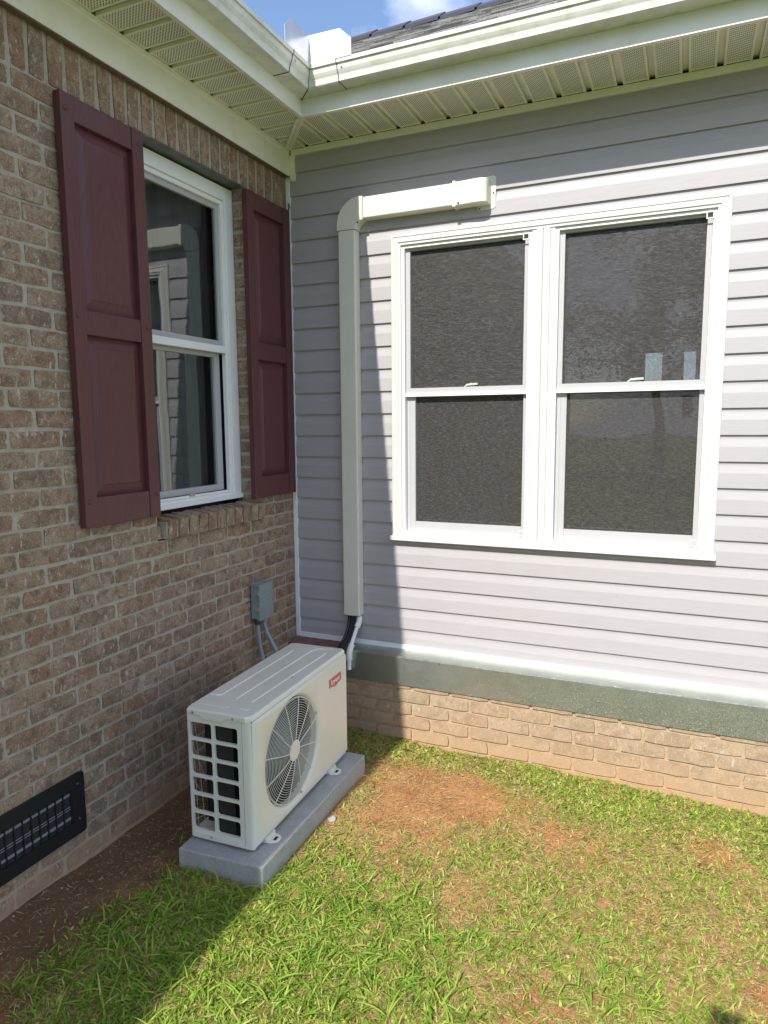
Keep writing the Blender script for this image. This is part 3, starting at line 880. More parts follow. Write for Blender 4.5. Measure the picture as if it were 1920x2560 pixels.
# ------------------------------------------------------------------ shutters
def shutter(y0, y1, z0, z1, lab):
    XB, XFc = 0.006, 0.036
    m = MB(); sw = 0.058
    m.box((XB, y0, z0), (XFc, y0 + sw, z1)); m.box((XB, y1 - sw, z0), (XFc, y1, z1))
    body = m.build('shutter', M_SHUTTER, house, bevel=0.0022, seg=2)
    tag(body, lab); WORLD[body.name] = Matrix()
    H = z1 - z0; t0 = z1 - 0.082; mid0, mid1 = z0 + 0.692, z0 + 0.777; b1 = z0 + 0.108
    for (a, b) in ((t0, z1), (mid0, mid1), (z0, b1)):
        m = MB(); m.box((XB, y0 + sw + .0003, a), (XFc - 0.0035, y1 - sw - .0003, b)); m.build('rail', M_SHUTTER, body, bevel=0.0015)
    for (a, b) in ((b1, mid0), (mid1, t0)):
        ya, yb = y0 + sw, y1 - sw
        m = MB()
        # raised panel: recessed border, cove, then raised field
        lv = [(0.0, XB + 0.006), (0.010, XB + 0.008), (0.040, XB + 0.019), (0.043, XB + 0.0215)]
        rings = []
        for (d, x) in lv: rings.append([(x, ya + d, a + d), (x, yb - d, a + d), (x, yb - d, b - d), (x, ya + d, b - d)])
        vs_ = [p for r_ in rings for p in r_]; fs = []
        for i in range(len(lv) - 1):
            for k in range(4): fs.append((i * 4 + k, i * 4 + (k + 1) % 4, (i + 1) * 4 + (k + 1) % 4, (i + 1) * 4 + k))
        fs.append(tuple(range((len(lv) - 1) * 4, len(lv) * 4)))
        m.add(vs_, fs)
        # side grooves read as a ribbed strip on the cove
        m.build('panel', M_SHUTTER, body)
    for zz in (z1 - 0.052, (mid0 + mid1) / 2 + 0.02, z0 + 0.094):
        for yy in (y0 + 0.022, y1 - 0.022):
            m = MB(); m.tube([(XFc - .001, yy, zz), (XFc + .002, yy, zz), (XFc + .0045, yy, zz), (XFc + .0055, yy, zz)], [0.0095, 0.0095, 0.006, 0.001], 12)
            m.build('plug', M_SHUTTER, body, smooth=True)
    return body
shutter(-1.505, -1.118, 1.134, 2.622, 'burgundy raised-panel shutter on the left of the brick-wall window, nearest the camera')
shutter(-0.432, -0.045, 1.134, 2.622, 'burgundy raised-panel shutter jammed into the corner right of the brick-wall window')

# ------------------------------------------------------------------ double window with screens
cas = MB()
def ring_xz(m, y0, y1, x0, x1, z0, z1, w, sides='lrtb'):
    if 'l' in sides: m.box((x0, y0, z0), (x0 + w, y1, z1))
    if 'r' in sides: m.box((x1 - w, y0, z0), (x1, y1, z1))
    if 't' in sides: m.box((x0 + w, y0, z1 - w), (x1 - w, y1, z1))
    if 'b' in sides: m.box((x0 + w, y0, z0), (x1 - w, y1, z0 + w))
def casing_piece(m, outer, inner):
    """moulded profile lofted round the opening (outer rect to inner rect)"""
    (X0, X1, Z0_, Z1_), (x0, x1, z0, z1) = outer, inner
    prof = [(0.0, -0.002), (0.0, -0.022), (0.10, -0.026), (0.20, -0.026), (0.28, -0.021), (0.62, -0.033), (0.74, -0.033), (0.80, -0.028), (1.0, -0.028), (1.0, 0.03)]
    rings = []
    for t, yv in prof:
        a, b = X0 + (x0 - X0) * t, X1 + (x1 - X1) * t; c, d = Z0_ + (z0 - Z0_) * t, Z1_ + (z1 - Z1_) * t
        rings.append([(a, yv, c), (b, yv, c), (b, yv, d), (a, yv, d)])
    vs_ = [p for r_ in rings for p in r_]; fs = []
    for i in range(len(prof) - 1):
        for k in (1, 2, 3): fs.append((i * 4 + k, i * 4 + (k + 1) % 4, (i + 1) * 4 + (k + 1) % 4, (i + 1) * 4 + k))
    m.add(vs_, fs)
casing_piece(cas, (0.606, 2.137, 0.905, 2.436), (0.660, 2.085, 0.905, 2.384))
window2 = cas.build('window', M_CASING, house); WORLD[window2.name] = Matrix()
tag(window2, 'white double window with grey insect screens in the vinyl-sided wall')
m = MB(); m.box((0.598, -0.046, 0.897), (2.145, 0.03, 0.9205)); m.box((0.606, -0.030, 0.9210), (2.137, 0.03, 0.9265)); m.build('window_ledge', M_CASING, window2, bevel=0.002)
m = MB()
for (a, b, yv) in ((1.315, 1.335, -0.024), (1.3352, 1.364, -0.030), (1.3642, 1.368, -0.024), (1.3682, 1.398, -0.030), (1.3982, 1.420, -0.024)):
    m.box((a, yv, 0.9267), (b, 0.03, 2.3838))
m.build('mullion', M_CASING, window2, bevel=0.002)
def unit_window(x0, x1):
    z0, z1 = 0.9267, 2.3838
    m = MB(); ring_xz(m, -0.018, 0.03, x0, x1, z0, z1, 0.016); m.build('frame', M_TRIM, window2, bevel=0.0012)
    xi0, xi1, zi0, zi1 = x0 + 0.0163, x1 - 0.0163, z0 + 0.0163, z1 - 0.0163
    zm = 1.655
    m = MB()     # upper sash
    m.box((xi0, 0.0, zm + .027), (xi0 + 0.024, 0.022, zi1)); m.box((xi1 - 0.022, 0.0, zm + .027), (xi1, 0.022, zi1))
    m.box((xi0 + .0243, 0.0, zi1 - 0.010), (xi1 - .0223, 0.022, zi1)); m.build('sash', M_SASHGREY, window2, bevel=0.001)
    m = MB(); m.box((xi0, -0.010, zm - 0.016), (xi1, 0.024, zm + 0.001)); m.build('meeting_rail', M_TRIM, window2, bevel=0.001)
    m = MB(); m.box((xi0, -0.002, zm + 0.0015), (xi1, 0.022, zm + 0.0268)); m.build('sash', M_SASHGREY, window2, bevel=0.001)
    m = MB(); m.box((xi0 + .0002, 0.012, zi0), (xi0 + 0.0178, 0.034, zm - .0165)); m.build('jamb_liner', M_SASHGREY, window2)
    m = MB()     # lower sash
    m.box((xi0 + .018, 0.012, zi0), (xi0 + 0.046, 0.034, zm - .0165)); m.box((xi1 - 0.020, 0.012, zi0), (xi1, 0.034, zm - .0165))
    m.box((xi0 + .0463, 0.012, zi0), (xi1 - .0203, 0.034, zi0 + 0.052)); m.build('sash', M_SASHGREY, window2, bevel=0.001)
    m = MB(); m.box((xi0 + 0.0245, 0.0160, zm + 0.0270), (xi1 - 0.0225, 0.0166, zi1 - 0.0103)); m.build('screen', M_SCREEN, window2)
    m = MB(); m.box((xi0 + 0.0465, 0.0230, zi0 + 0.0525), (xi1 - 0.0205, 0.0236, zm - 0.017)); m.build('screen', M_SCREEN, window2)
    m = MB(); m.box((xi0 + 0.01, 0.0440, zm - 0.01), (xi1 - 0.01, 0.0460, zi1 + .005)); m.build('pane', M_GLASS2, window2)
    m = MB(); m.box((xi0 + 0.01, 0.0660, zi0), (xi1 - 0.01, 0.0680, zm + .012)); m.build('pane', M_GLASS2, window2)
    xc = (xi0 + xi1) / 2 + 0.03
    m = MB(); m.tube([(xc - 0.035, 0.010, zm + .027), (xc - 0.02, 0.010, zm + .036), (xc + 0.02, 0.010, zm + .037)], [0.002, 0.006, 0.006], 8)
    m.box((xc - 0.004, -0.001, zm + .034), (xc + 0.036, 0.012, zm + .044)); m.build('sash_lock', M_LOCK, window2, bevel=0.002)
    for (cx_, cz_) in ((xi1 - 0.012, zi1 - 0.010), (xi1 - 0.012, zi0 + 0.024)):
        m = MB(); ring_xz(m, -0.0225, -0.0185, cx_ - 0.0155, cx_ + 0.0155, cz_ - 0.0155, cz_ + 0.0155, 0.0055); m.build('corner_clip', M_CASING, window2, bevel=0.0008)
unit_window(0.6605, 1.3148)
unit_window(1.4205, 2.0848)

# ------------------------------------------------------------------ crawl-space vent
vent = MB()
VY0, VY1, VZ0, VZ1 = -1.975, -1.568, 0.004, 0.238
def rr(y0, y1, z0, z1, r_, n=4):
    pts = []
    for (cy, cz, a0) in ((y1 - r_, z0 + r_, -90), (y1 - r_, z1 - r_, 0), (y0 + r_, z1 - r_, 90), (y0 + r_, z0 + r_, 180)):
        for i in range(n): a = R(a0 + 90 * i / (n - 1)); pts.append((cy + r_ * math.cos(a), cz + r_ * math.sin(a)))
    return pts
of, inn = rr(VY0, VY1, VZ0, VZ1, 0.012), rr(VY0 + 0.058, VY1 - 0.058, VZ0 + 0.052, VZ1 - 0.050, 0.004)
n = len(of)
vs_ = [(0.003, *p) for p in of] + [(0.011, *p) for p in of] + [(0.011, *p) for p in inn] + [(0.0031, *p) for p in inn]
fs = []
for a, b in ((0, 1), (1, 2), (2, 3)):
    for i in range(n): fs.append((a * n + i, a * n + (i + 1) % n, b * n + (i + 1) % n, b * n + i))
vent.add(vs_, fs)
vent_o = vent.build('foundation_vent', M_BLACK, house); WORLD['foundation_vent'] = Matrix()
for i in range(13):
    y = VY1 - 0.073 - i * 0.0332 + 0.01
    if y > VY0 + 0.06:
        m = MB(); m.box((0.0062, y, VZ0 + 0.0515), (0.0095, y + 0.0045, VZ1 - 0.0495)); m.build('bar', M_BLACK, vent_o)
for zz, hh in ((0.1665, 0.009), (0.1225, 0.0028), (0.1135, 0.0028), (0.0755, 0.010)):
    m = MB(); m.box((0.0040, VY0 + .0575, zz), (0.0058, VY1 - .0575, zz + hh)); m.build('louvre', M_LOUVRE, vent_o)
m = MB(); m.box((0.0030, VY0 + .05, VZ0 + .045), (0.0038, VY1 - .05, VZ1 - .045)); m.build('backing', M_DARK, vent_o)
for zz in (0.200, 0.064):
    m = MB(); m.disc((0.0115, VY1 - 0.032, zz), (1, 0.2, 0.1), 0.0035, 0.004, 8); m.build('screw', M_STEEL, vent_o)

# ------------------------------------------------------------------ line-set cover
duct = thing('line_cover', 'ivory plastic line-set cover running up the siding and across above the window', 'pipe cover', (0.38, -0.02, 0.47))
YB, YFr = -0.0125, -0.074
m = MB(); m.box((0.334, YB, 0.470), (0.430, YFr, 2.477)); m.build('vertical_cover', M_DUCT, duct, bevel=0.008, seg=3, smooth=True)
def elbow(outer_off=0.0):
    pts = []
    cx_, cz_, ra = 0.460, 2.478, 0.150   # outer arc
    pts += [(0.430 + outer_off, 2.4775)]
    for i in range(7):
        a = R(180 - 90 * i / 6); pts.append((0.470 + outer_off + 0.040 * math.cos(a), 2.4775 + 0.040 * math.sin(a)))
    pts += [(0.475, 2.5175 - outer_off), (0.475, 2.628 + outer_off)]
    for i in range(11):
        a = R(90 + 90 * i / 10); pts.append((0.455 + (0.123 + outer_off) * math.cos(a), 2.503 + (0.125 + outer_off) * math.sin(a)))
    pts.append((0.332 - outer_off, 2.4775))
    return pts
m = MB(); m.prism(elbow(0.002), lambda p, t: (p[0], t, p[1]), YB, YFr - 0.002); m.build('elbow_cover', M_DUCT, duct, bevel=0.007, seg=3, smooth=True)
m = MB(); m.box((0.4755, YB, 2.522), (0.955, YFr, 2.6255)); m.build('horizontal_cover', M_DUCT, duct, bevel=0.008, seg=3, smooth=True)
pts = [(0.952, YB), (0.952, YFr - 0.002), (1.00, YFr - 0.003), (1.05, YFr - 0.008), (1.082, YFr - 0.008), (1.102, YFr - 0.002), (1.113, YFr + 0.012), (1.116, YB)]
m = MB(); m.prism(pts, lambda p, t: (p[0], p[1], t), 2.5195, 2.6285); m.build('wall_cap', M_DUCT, duct, bevel=0.006, seg=3, smooth=True)
m = MB(); m.box((0.945, YB, 2.516), (0.962, YFr - .004, 2.5192)); m.box((0.945, YFr - .0042, 2.516), (0.960, YFr - .0022, 2.632)); m.build('cap_tab', M_DUCT, duct, bevel=0.001)
pts = [(1.05, 2.500), (1.128, 2.500), (1.138, 2.510), (1.139, 2.640), (1.130, 2.650), (1.06, 2.648), (1.05, 2.635)]
m = MB(); m.prism(pts, lambda p, t: (p[0], t, p[1]), -0.0125, -0.018); m.build('flange', M_DUCT, duct, bevel=0.002)
m = MB(); m.disc((1.128, -0.018, 2.572), (0, -1, 0), 0.004, 0.003, 8); m.disc((1.062, -0.018, 2.507), (0, -1, 0), 0.004, 0.003, 8)
m.disc((0.975, YFr - .004, 2.530), (0, -1, -0.4), 0.005, 0.002, 8); m.disc((0.449, YFr - 0.003, 2.506), (0, -1, -.3), 0.005, 0.002, 8); m.disc((0.418, YFr, 1.43), (0, -1, 0), 0.002, 0.001, 6)
m.build('screw', M_LIP, duct)
m = MB(); m.box((0.340, -0.068, 0.4685), (0.424, -0.02, 0.4697)); m.build('cover_opening', M_DARK, duct)

# ------------------------------------------------------------------ insulated lines, cable, drain
def smooth_path(pts, n=10):
    P = [Vector(p) for p in pts]; out = []
    for i in range(len(P) - 1):
        p0, p1, p2, p3 = P[max(i - 1, 0)], P[i], P[i + 1], P[min(i + 2, len(P) - 1)]
        for k in range(n):
            t = k / n
            out.append(0.5 * ((2 * p1) + (-p0 + p2) * t + (2 * p0 - 5 * p1 + 4 * p2 - p3) * t * t + (-p0 + 3 * p1 - 3 * p2 + p3) * t ** 3))
    out.append(P[-1]); return out
lines = thing('refrigerant_lines', 'black foam-wrapped lines and cables curving from the cover down behind the unit', 'pipe', (0.37, -0.05, 0.3))
m = MB(); m.tube(smooth_path([(0.378, -0.043, 0.55), (0.378, -0.045, 0.46), (0.374, -0.075, 0.38), (0.355, -0.150, 0.30), (0.330, -0.260, 0.235), (0.300, -0.45, 0.17), (0.310, -0.58, 0.12)]), 0.0175, 14); m.build('insulated_line', M_BLACKFOAM, lines, smooth=True)
m = MB(); m.tube(smooth_path([(0.394, -0.045, 0.55), (0.394, -0.05, 0.46), (0.390, -0.085, 0.37), (0.368, -0.165, 0.29), (0.350, -0.28, 0.22), (0.33, -0.47, 0.16), (0.335, -0.59, 0.10)]), 0.013, 12); m.build('insulated_line', M_BLACKFOAM, lines, smooth=True)
for dx in (0.0, 0.009):
    m = MB(); m.tube(smooth_path([(0.350 + dx, -0.040, 0.55), (0.350 + dx, -0.043, 0.46), (0.346 + dx * 1.6, -0.070, 0.38), (0.326 + dx * 1.6, -0.140, 0.30), (0.295 + dx, -0.24, 0.25), (0.25, -0.42, 0.2), (0.29, -0.57, 0.16)]), 0.0035, 8); m.build('cable', M_BLACK, lines, smooth=True)
drain = thing('drain_pipe', 'white plastic condensate drain with two angled fittings below the cover', 'pipe', (0.41, -0.08, 0.19))
m = MB(); m.tube([(0.4115, -0.040, 0.52), (0.4115, -0.040, 0.466)], 0.0115, 14); m.build('pipe', M_PVC, drain, smooth=True)
m = MB(); m.tube(smooth_path([(0.4115, -0.040, 0.468), (0.4115, -0.041, 0.440), (0.4085, -0.052, 0.420), (0.406, -0.060, 0.408)], 5), 0.0178, 14); m.build('fitting', M_PVC, drain, smooth=True)
m = MB(); m.tube([(0.407, -0.057, 0.412), (0.3965, -0.116, 0.318)], 0.0118, 14); m.build('pipe', M_PVC, drain, smooth=True)
m = MB(); m.tube(smooth_path([(0.3985, -0.112, 0.322), (0.3962, -0.122, 0.305), (0.3945, -0.1315, 0.283), (0.3940, -0.1325, 0.245)], 5), 0.0178, 14); m.tube([(0.3987, -.1113, .3245), (.3982, -.1133, .3205)], .0196, 14); m.build('fitting', M_PVC, drain, smooth=True)
m = MB(); m.tube([(0.3940, -0.1325, 0.247), (0.3940, -0.1328, 0.192)], 0.0118, 14); m.build('pipe', M_PVC, drain, smooth=True)

# ------------------------------------------------------------------ disconnect box
ebox = thing('disconnect_box', 'grey metal electrical disconnect box screwed to the brick wall above the unit', 'electrical box', (0.0, -0.405, 0.51))
m = MB(); m.box((0.004, -0.462, 0.516), (0.046, -0.348, 0.690)); m.build('enclosure', M_BOX, ebox, bevel=0.003, seg=2)
m = MB(); m.prism([(0.030, 0.693), (0.002, 0.700), (0.002, 0.6905), (0.050, 0.6905), (0.060, 0.688), (0.0605, 0.693), (0.055, 0.6975)][::1], lambda p, t: (p[0], t, p[1]), -0.467, -0.343); m.build('rain_hood', M_BOX, ebox)
m = MB(); m.box((0.0465, -0.466, 0.511), (0.0605, -0.344, 0.690)); m.build('door', M_BOX, ebox, bevel=0.002, seg=2)
for zz in (0.655, 0.573):
    m = MB(); m.box((0.030, -0.4665, zz - .012), (0.056, -0.4625, zz + .012)); m.box((0.046, -0.4695, zz - .010), (0.0585, -0.4667, zz + .010)); m.build('latch', M_GLINT, ebox, bevel=0.0015)
m = MB()
for i in range(2): m.disc((0.018, -0.4625, 0.65 - 0.04 * i), (0, -1, 0), 0.003, 0.001, 8)
m.build('rivet', M_STEEL, ebox)
m = MB()
pts = [(0.0612, -0.452 + 0.0075 * i + 0.004 * math.sin(i * 2.1), 0.634 + 0.0012 * i + 0.004 * math.sin(i * 1.9)) for i in range(10)] + [(0.0612, -0.372, 0.662)]
m.tube(pts, 0.0009, 5); m.build('script_mark', plain('light_enamel', (0.40, 0.46, 0.46), 0.4), ebox)
for (y, path) in ((-0.443, [(0.030, -0.443, 0.512), (0.030, -0.441, 0.44), (0.036, -0.438, 0.37), (0.052, -0.440, 0.30), (0.08, -0.46, 0.22), (0.15, -0.50, 0.12), (0.25, -0.56, 0.10)]),
                  (-0.385, [(0.030, -0.388, 0.512), (0.031, -0.386, 0.47), (0.045, -0.380, 0.42), (0.075, -0.375, 0.36), (0.115, -0.385, 0.30), (0.17, -0.42, 0.22), (0.26, -0.50, 0.18)])):
    m = MB(); m.tube([(0.030, y, 0.5105), (0.030, y, 0.487)], 0.0165, 16); m.tube([(0.030, y, 0.507), (0.030, y, 0.500)], 0.019, 8); m.build('connector', M_SEAL if y < -.44 else M_BOX, ebox, smooth=False)
    m = MB(); m.tube(smooth_path(path), 0.0108, 14); m.build('conduit', M_CONDUIT, ebox, smooth=True)

# ------------------------------------------------------------------ concrete pad
pad = MB(); 
c = [(0.345, -1.462), (0.700, -1.438), (0.675, -0.535), (0.318, -0.555)]
pts = []
vs_ = [(x, y, -0.22) for x, y in c] + [(x, y, -0.052) for x, y in c]
pad.add(vs_, [(0, 3, 2, 1), (4, 5, 6, 7), (0, 1, 5, 4), (1, 2, 6, 5), (2, 3, 7, 6), (3, 0, 4, 7)])
pad_o = pad.build('equipment_pad', M_CONC, None, bevel=0.007, seg=3, smooth=True)
tag(pad_o, 'grey concrete pad on the ground carrying the outdoor unit', 'concrete pad')

# ------------------------------------------------------------------ outdoor unit (local coordinates: x depth, y length, z height)
UX, UY, UZ, UA = 0.354, -1.394, -0.040, 0.043
unit = thing('heat_pump', 'ivory ductless heat pump outdoor unit with round fan grille on the pad', 'heat pump', (UX, UY, UZ), UA)
UD, UW, UH = 0.272, 0.809, 0.498
def ub(m, name, mat, **kw): return m.build(name, mat, unit, world_space=False, **kw)
# side panel with twelve rounded openings
m = MB()
def cell(m, x0, x1, z0, z1, hx0, hx1, hz0, hz1, r_, y0, y1):
    hole = []; outer = []
    for (cx_, cz_, a0, ox, oz) in ((hx1 - r_, hz0 + r_, -90, x1, z0), (hx1 - r_, hz1 - r_, 0, x1, z1), (hx0 + r_, hz1 - r_, 90, x0, z1), (hx0 + r_, hz0 + r_, 180, x0, z0)):
        for i in range(4):
            a = R(a0 + 30 * i); hx, hz = cx_ + r_ * math.cos(a), cz_ + r_ * math.sin(a); hole.append((hx, hz))
            if i in (1, 2): outer.append((ox, oz))
            else:
                outer.append((hx, oz) if (a0 in (-90, 90)) == (i == 0) else (ox, hz))
    n = len(hole)
    vs_ = [(p[0], y0, p[1]) for p in outer] + [(p[0], y0, p[1]) for p in hole] + [(p[0] , y1, p[1]) for p in hole]
    fs = []
    for i in range(n):
        j = (i + 1) % n
        if outer[i] != outer[j]: fs.append((i, j, n + j, n + i))
        else: fs.append((i, n + j, n + i))
        fs.append((n + i, n + j, 2 * n + j, 2 * n + i))
    m.add(vs_, fs)
zr0, zp = 0.032, 0.0718
for r_ in range(6):
    for c_ in range(2):
        cx0, cx1 = ((0.006, 0.1145), (0.1145, 0.226))[c_]
        cell(m, cx0, cx1, zr0 + r_ * zp, zr0 + (r_ + 1) * zp, cx0 + 0.0075 + (0.002 if c_ == 0 else -0.002), cx1 - 0.0065, zr0 + r_ * zp + 0.0055, zr0 + (r_ + 1) * zp - 0.0055, 0.009, 0.0, 0.010)
ztp = zr0 + 6 * zp
m.add([(0.006, 0, ztp), (0.226, 0, ztp), (0.226, 0, 0.487), (0.006, 0, 0.487)], [(0, 1, 2, 3)])
m.add([(0.006, 0, 0.0), (0.226, 0, 0.0), (0.226, 0, zr0), (0.006, 0, zr0)], [(0, 1, 2, 3)])
m.add([(0.0, 0.004, 0.0), (0.006, 0, 0.0), (0.006, 0, 0.487), (0.0, 0.004, 0.487), (0, 0.03, 0), (0, 0.03, 0.487)], [(0, 1, 2, 3), (0, 3, 5, 4)])
m.add([(0.226, 0, 0.0), (0.2385, 0, 0.0), (0.2385, 0, 0.487), (0.226, 0, 0.487)], [(0, 1, 2, 3)])
ub(m, 'side_grille', M_UNIT, smooth=True)
m = MB(); m.box((0.014, -0.0030, 0.006), (0.222, 0.0, 0.0265)); ub(m, 'side_rib', M_UNIT, bevel=0.003, seg=2, smooth=True)
m = MB(); m.disc((0.094, -0.003, 0.016), (0, -1, 0), 0.0042, 0.003, 10); m.disc((0.034, -0.005, 0.4965), (0, -1, 0), 0.0042, 0.003, 10); m.disc((0.206, -0.005, 0.4965), (0, -1, 0), 0.0042, 0.003, 10); ub(m, 'screw', M_STEEL)
# front panel: rounded near edge, chamfers, round opening
cyy, czz, RO, RI = 0.290, 0.256, 0.2235, 0.209
XP, XC = 0.288, 0.272
m = MB()
N = 96
def rect_pt(a, y0, y1, z0, z1):
    dy, dz = math.cos(a), math.sin(a); t = 1e9
    if dy > 1e-9: t = min(t, (y1 - cyy) / dy)
    if dy < -1e-9: t = min(t, (y0 - cyy) / dy)
    if dz > 1e-9: t = min(t, (z1 - czz) / dz)
    if dz < -1e-9: t = min(t, (z0 - czz) / dz)
    return (cyy + dy * t, czz + dz * t)
fy0, fy1, fz0, fz1, fym = 0.032, 0.795, 0.026, 0.481, 0.528
angs = [2 * math.pi * i / N for i in range(N)]
for (yy, zz) in ((fym, fz0), (fym, fz1), (fy0, fz0), (fy0, fz1)):
    ca = math.atan2(zz - czz, yy - cyy) % (2 * math.pi)
    k = min(range(N), key=lambda i: abs(angs[i] - ca)); angs[k] = ca
rings = [[(XP, *rect_pt(a, fy0, fym, fz0, fz1)) for a in angs]]
for rr_, xx in ((RO, XP), (RO - 0.004, XP - 0.002), (RI + 0.002, XP - 0.014), (RI, XP - 0.018), (RI - 0.002, XP - 0.034)):
    rings.append([(xx, cyy + rr_ * math.cos(a), czz + rr_ * math.sin(a)) for a in angs])
vs_ = [p for r_ in rings for p in r_]; fs = []
for i in range(len(rings) - 1):
    for k in range(N): fs.append((i * N + k, i * N + (k + 1) % N, (i + 1) * N + (k + 1) % N, (i + 1) * N + k))
m.add(vs_, fs)
m.add([(XP, fym, fz0), (XP, fy1, fz0), (XP, fy1, fz1), (XP, fym, fz1)], [(0, 1, 2, 3)])
# chamfer ring to the outer edge
oy0, oy1, oz0, oz1 = 0.008, 0.809, 0.000, 0.4865
m.add([(XP, fy0, fz0), (XP, fy1, fz0), (XP, fy1, fz1), (XP, fy0, fz1), (XC, oy0, oz0 + .008), (XC, oy1, oz0 + .008), (XC + .004, oy1, oz1), (XC + .004, oy0, oz1)],
      [(0, 1, 5, 4), (1, 2, 6, 5), (2, 3, 7, 6), (3, 0, 4, 7)])
# rounded vertical corner back to the side panel, rear returns
cor = [(XC, 0.008), (0.266, 0.0035), (0.258, 0.0008), (0.240, -0.0006), (0.240, 0.004)]
m.prism([(XC + .002, 0.0085), (XC, 0.0055), (0.268, 0.003), (0.260, 0.0005), (0.2398, -0.0004), (0.2398, 0.012), (0.266, 0.02)], lambda p, t: (p[0], p[1], t), 0.0, 0.4868)
m.box((0.2, oy1 - 0.004, 0.0), (XC, oy1, 0.4865)); m.box((0.22, 0.012, 0.0), (XC, oy1 - .004, 0.008))
ub(m, 'front_panel', M_UNIT, smooth=True)
m = MB(); m.box((0.0, 0.806, 0.0), (0.2, 0.809, 0.4865)); m.box((0.0, 0.03, 0.0), (0.27, 0.806, 0.006)); ub(m, 'base_pan', M_UNIT)
m = MB(); m.box((0.0, 0.62, 0.0), (0.004, 0.806, 0.4865)); ub(m, 'rear_cover', M_UNIT)
m = MB(); m.box((0.1165, 0.014, 0.008), (0.19, 0.62, 0.482)); m.box((0.006, 0.10, 0.008), (0.1160, 0.62, 0.482)); ub(m, 'coil', M_COIL)
m = MB()
for i in range(2): m.tube([(0.001, 0.045 + i * 0.04, 0.008), (0.001, 0.03 + i * 0.013, 0.484)], 0.0012, 5)
for i in range(3): m.tube([(0.001, 0.005, 0.06 + i * 0.18), (0.001, 0.10, 0.03 + i * 0.07)], 0.0012, 5)
ub(m, 'rear_guard', M_UNIT)
# top cover
m = MB()
tc0 = [(-0.004, 0.018), (0.006, -0.004), (0.258, -0.005), (0.2765, 0.014), (0.2785, 0.80), (0.266, 0.813), (0.012, 0.813), (-0.004, 0.80)]
def inset(pts, d):
    cx_ = sum(p[0] for p in pts) / len(pts); cy_ = sum(p[1] for p in pts) / len(pts)
    return [(p[0] + (d if p[0] < cx_ else -d), p[1] + (d if p[1] < cy_ else -d)) for p in pts]
lev = [(tc0, 0.4875), (tc0, 0.503), (inset(tc0, 0.003), 0.5075), (inset(tc0, 0.010), 0.5095)]
n = len(tc0); vs_ = [(p[0], p[1], z) for pts, z in lev for p in pts]; fs = []
for i in range(3):
    for k in range(n): fs.append((i * n + k, i * n + (k + 1) % n, (i + 1) * n + (k + 1) % n, (i + 1) * n + k))
fs.append(tuple(range(3 * n, 4 * n))); fs.append(tuple(range(n))[::-1])
m.add(vs_, fs)
m.prism([(0.062, 0.488), (0.074, 0.474), (0.158, 0.474), (0.170, 0.488), (0.170, 0.492), (0.062, 0.492)], lambda p, t: (p[0], t, p[1]), -0.0052, 0.002)
ub(m, 'top_cover', M_UNIT, smooth=True, bevel=0.002, seg=2)
def rib(path, w=0.0055, h=0.0032):
    m = MB(); P = [Vector((a, b, 0)) for a, b in path]
    L = []; Rr = []
    for i, p in enumerate(P):
        d = (P[min(i + 1, len(P) - 1)] - P[max(i - 1, 0)]).normalized(); nn = Vector((-d.y, d.x, 0))
        L.append((p + nn * w, p + nn * w * 0.45)); Rr.append((p - nn * w, p - nn * w * 0.45))
    vs_ = []; 
    for (a, b), (c_, d_) in zip(L, Rr):
        vs_ += [(a.x, a.y, 0.5093), (b.x, b.y, 0.5093 + h), (d_.x, d_.y, 0.5093 + h), (c_.x, c_.y, 0.5093)]
    fs = []
    for i in range(len(P) - 1):
        for k in range(3): fs.append((i * 4 + k, i * 4 + k + 1, (i + 1) * 4 + k + 1, (i + 1) * 4 + k))
    fs += [(0, 1, 2, 3), tuple(len(vs_) - 4 + k for k in range(4))]
    m.add(vs_, fs); ub(m, 'top_rib', M_UNIT, smooth=False)
rib([(0.012, 0.138), (0.045, 0.138), (0.056, 0.145), (0.058, 0.30), (0.064, 0.700)])
rib([(0.132, 0.128), (0.138, 0.45), (0.144, 0.725), (0.155, 0.755), (0.185, 0.775), (0.222, 0.778)])
rib([(0.205, 0.120), (0.212, 0.40), (0.222, 0.715)])
rib([(0.202, 0.055), (0.236, 0.058)], 0.006)
rib([(0.030, 0.052), (0.150, 0.050)], 0.006, 0.0015)
# fan grille
m = MB()
def arc_ring(m, rad, x, tr, seg=72, ts=5):
    vs_ = []; fs = []
    for i in range(seg):
        a = 2 * math.pi * i / seg
        for k in range(ts):
            b = 2 * math.pi * k / ts; q = rad + tr * math.cos(b)
            vs_.append((x + tr * math.sin(b), cyy + q * math.cos(a), czz + q * math.sin(a)))
    for i in range(seg):
        for k in range(ts): fs.append((i * ts + k, ((i + 1) % seg) * ts + k, ((i + 1) % seg) * ts + (k + 1) % ts, i * ts + (k + 1) % ts))
    m.add(vs_, fs)
nr = 19
for i in range(nr):
    rad = 0.0415 + (0.204 - 0.0415) * i / (nr - 1)
    xx = XP + 0.004 - 0.010 * (rad / 0.204) ** 3
    arc_ring(m, rad, xx, 0.0011)
arc_ring(m, 0.207, XP - 0.010, 0.0022)
ub(m, 'grille_rings', M_UNIT, smooth=True)
for i in range(12):
    a = R(15 + 30 * i)
    m = MB(); m.tube([(XP + 0.006 - 0.010 * (q / 0.204) ** 3, cyy + q * math.cos(a + 0.25 * (q / .2 - 1) ** 2), czz + q * math.sin(a + 0.25 * (q / .2 - 1) ** 2)) for q in (0.033, 0.07, 0.11, 0.15, 0.185, 0.212)], 0.0018, 6)
    ub(m, 'grille_spoke', M_UNIT, smooth=True)
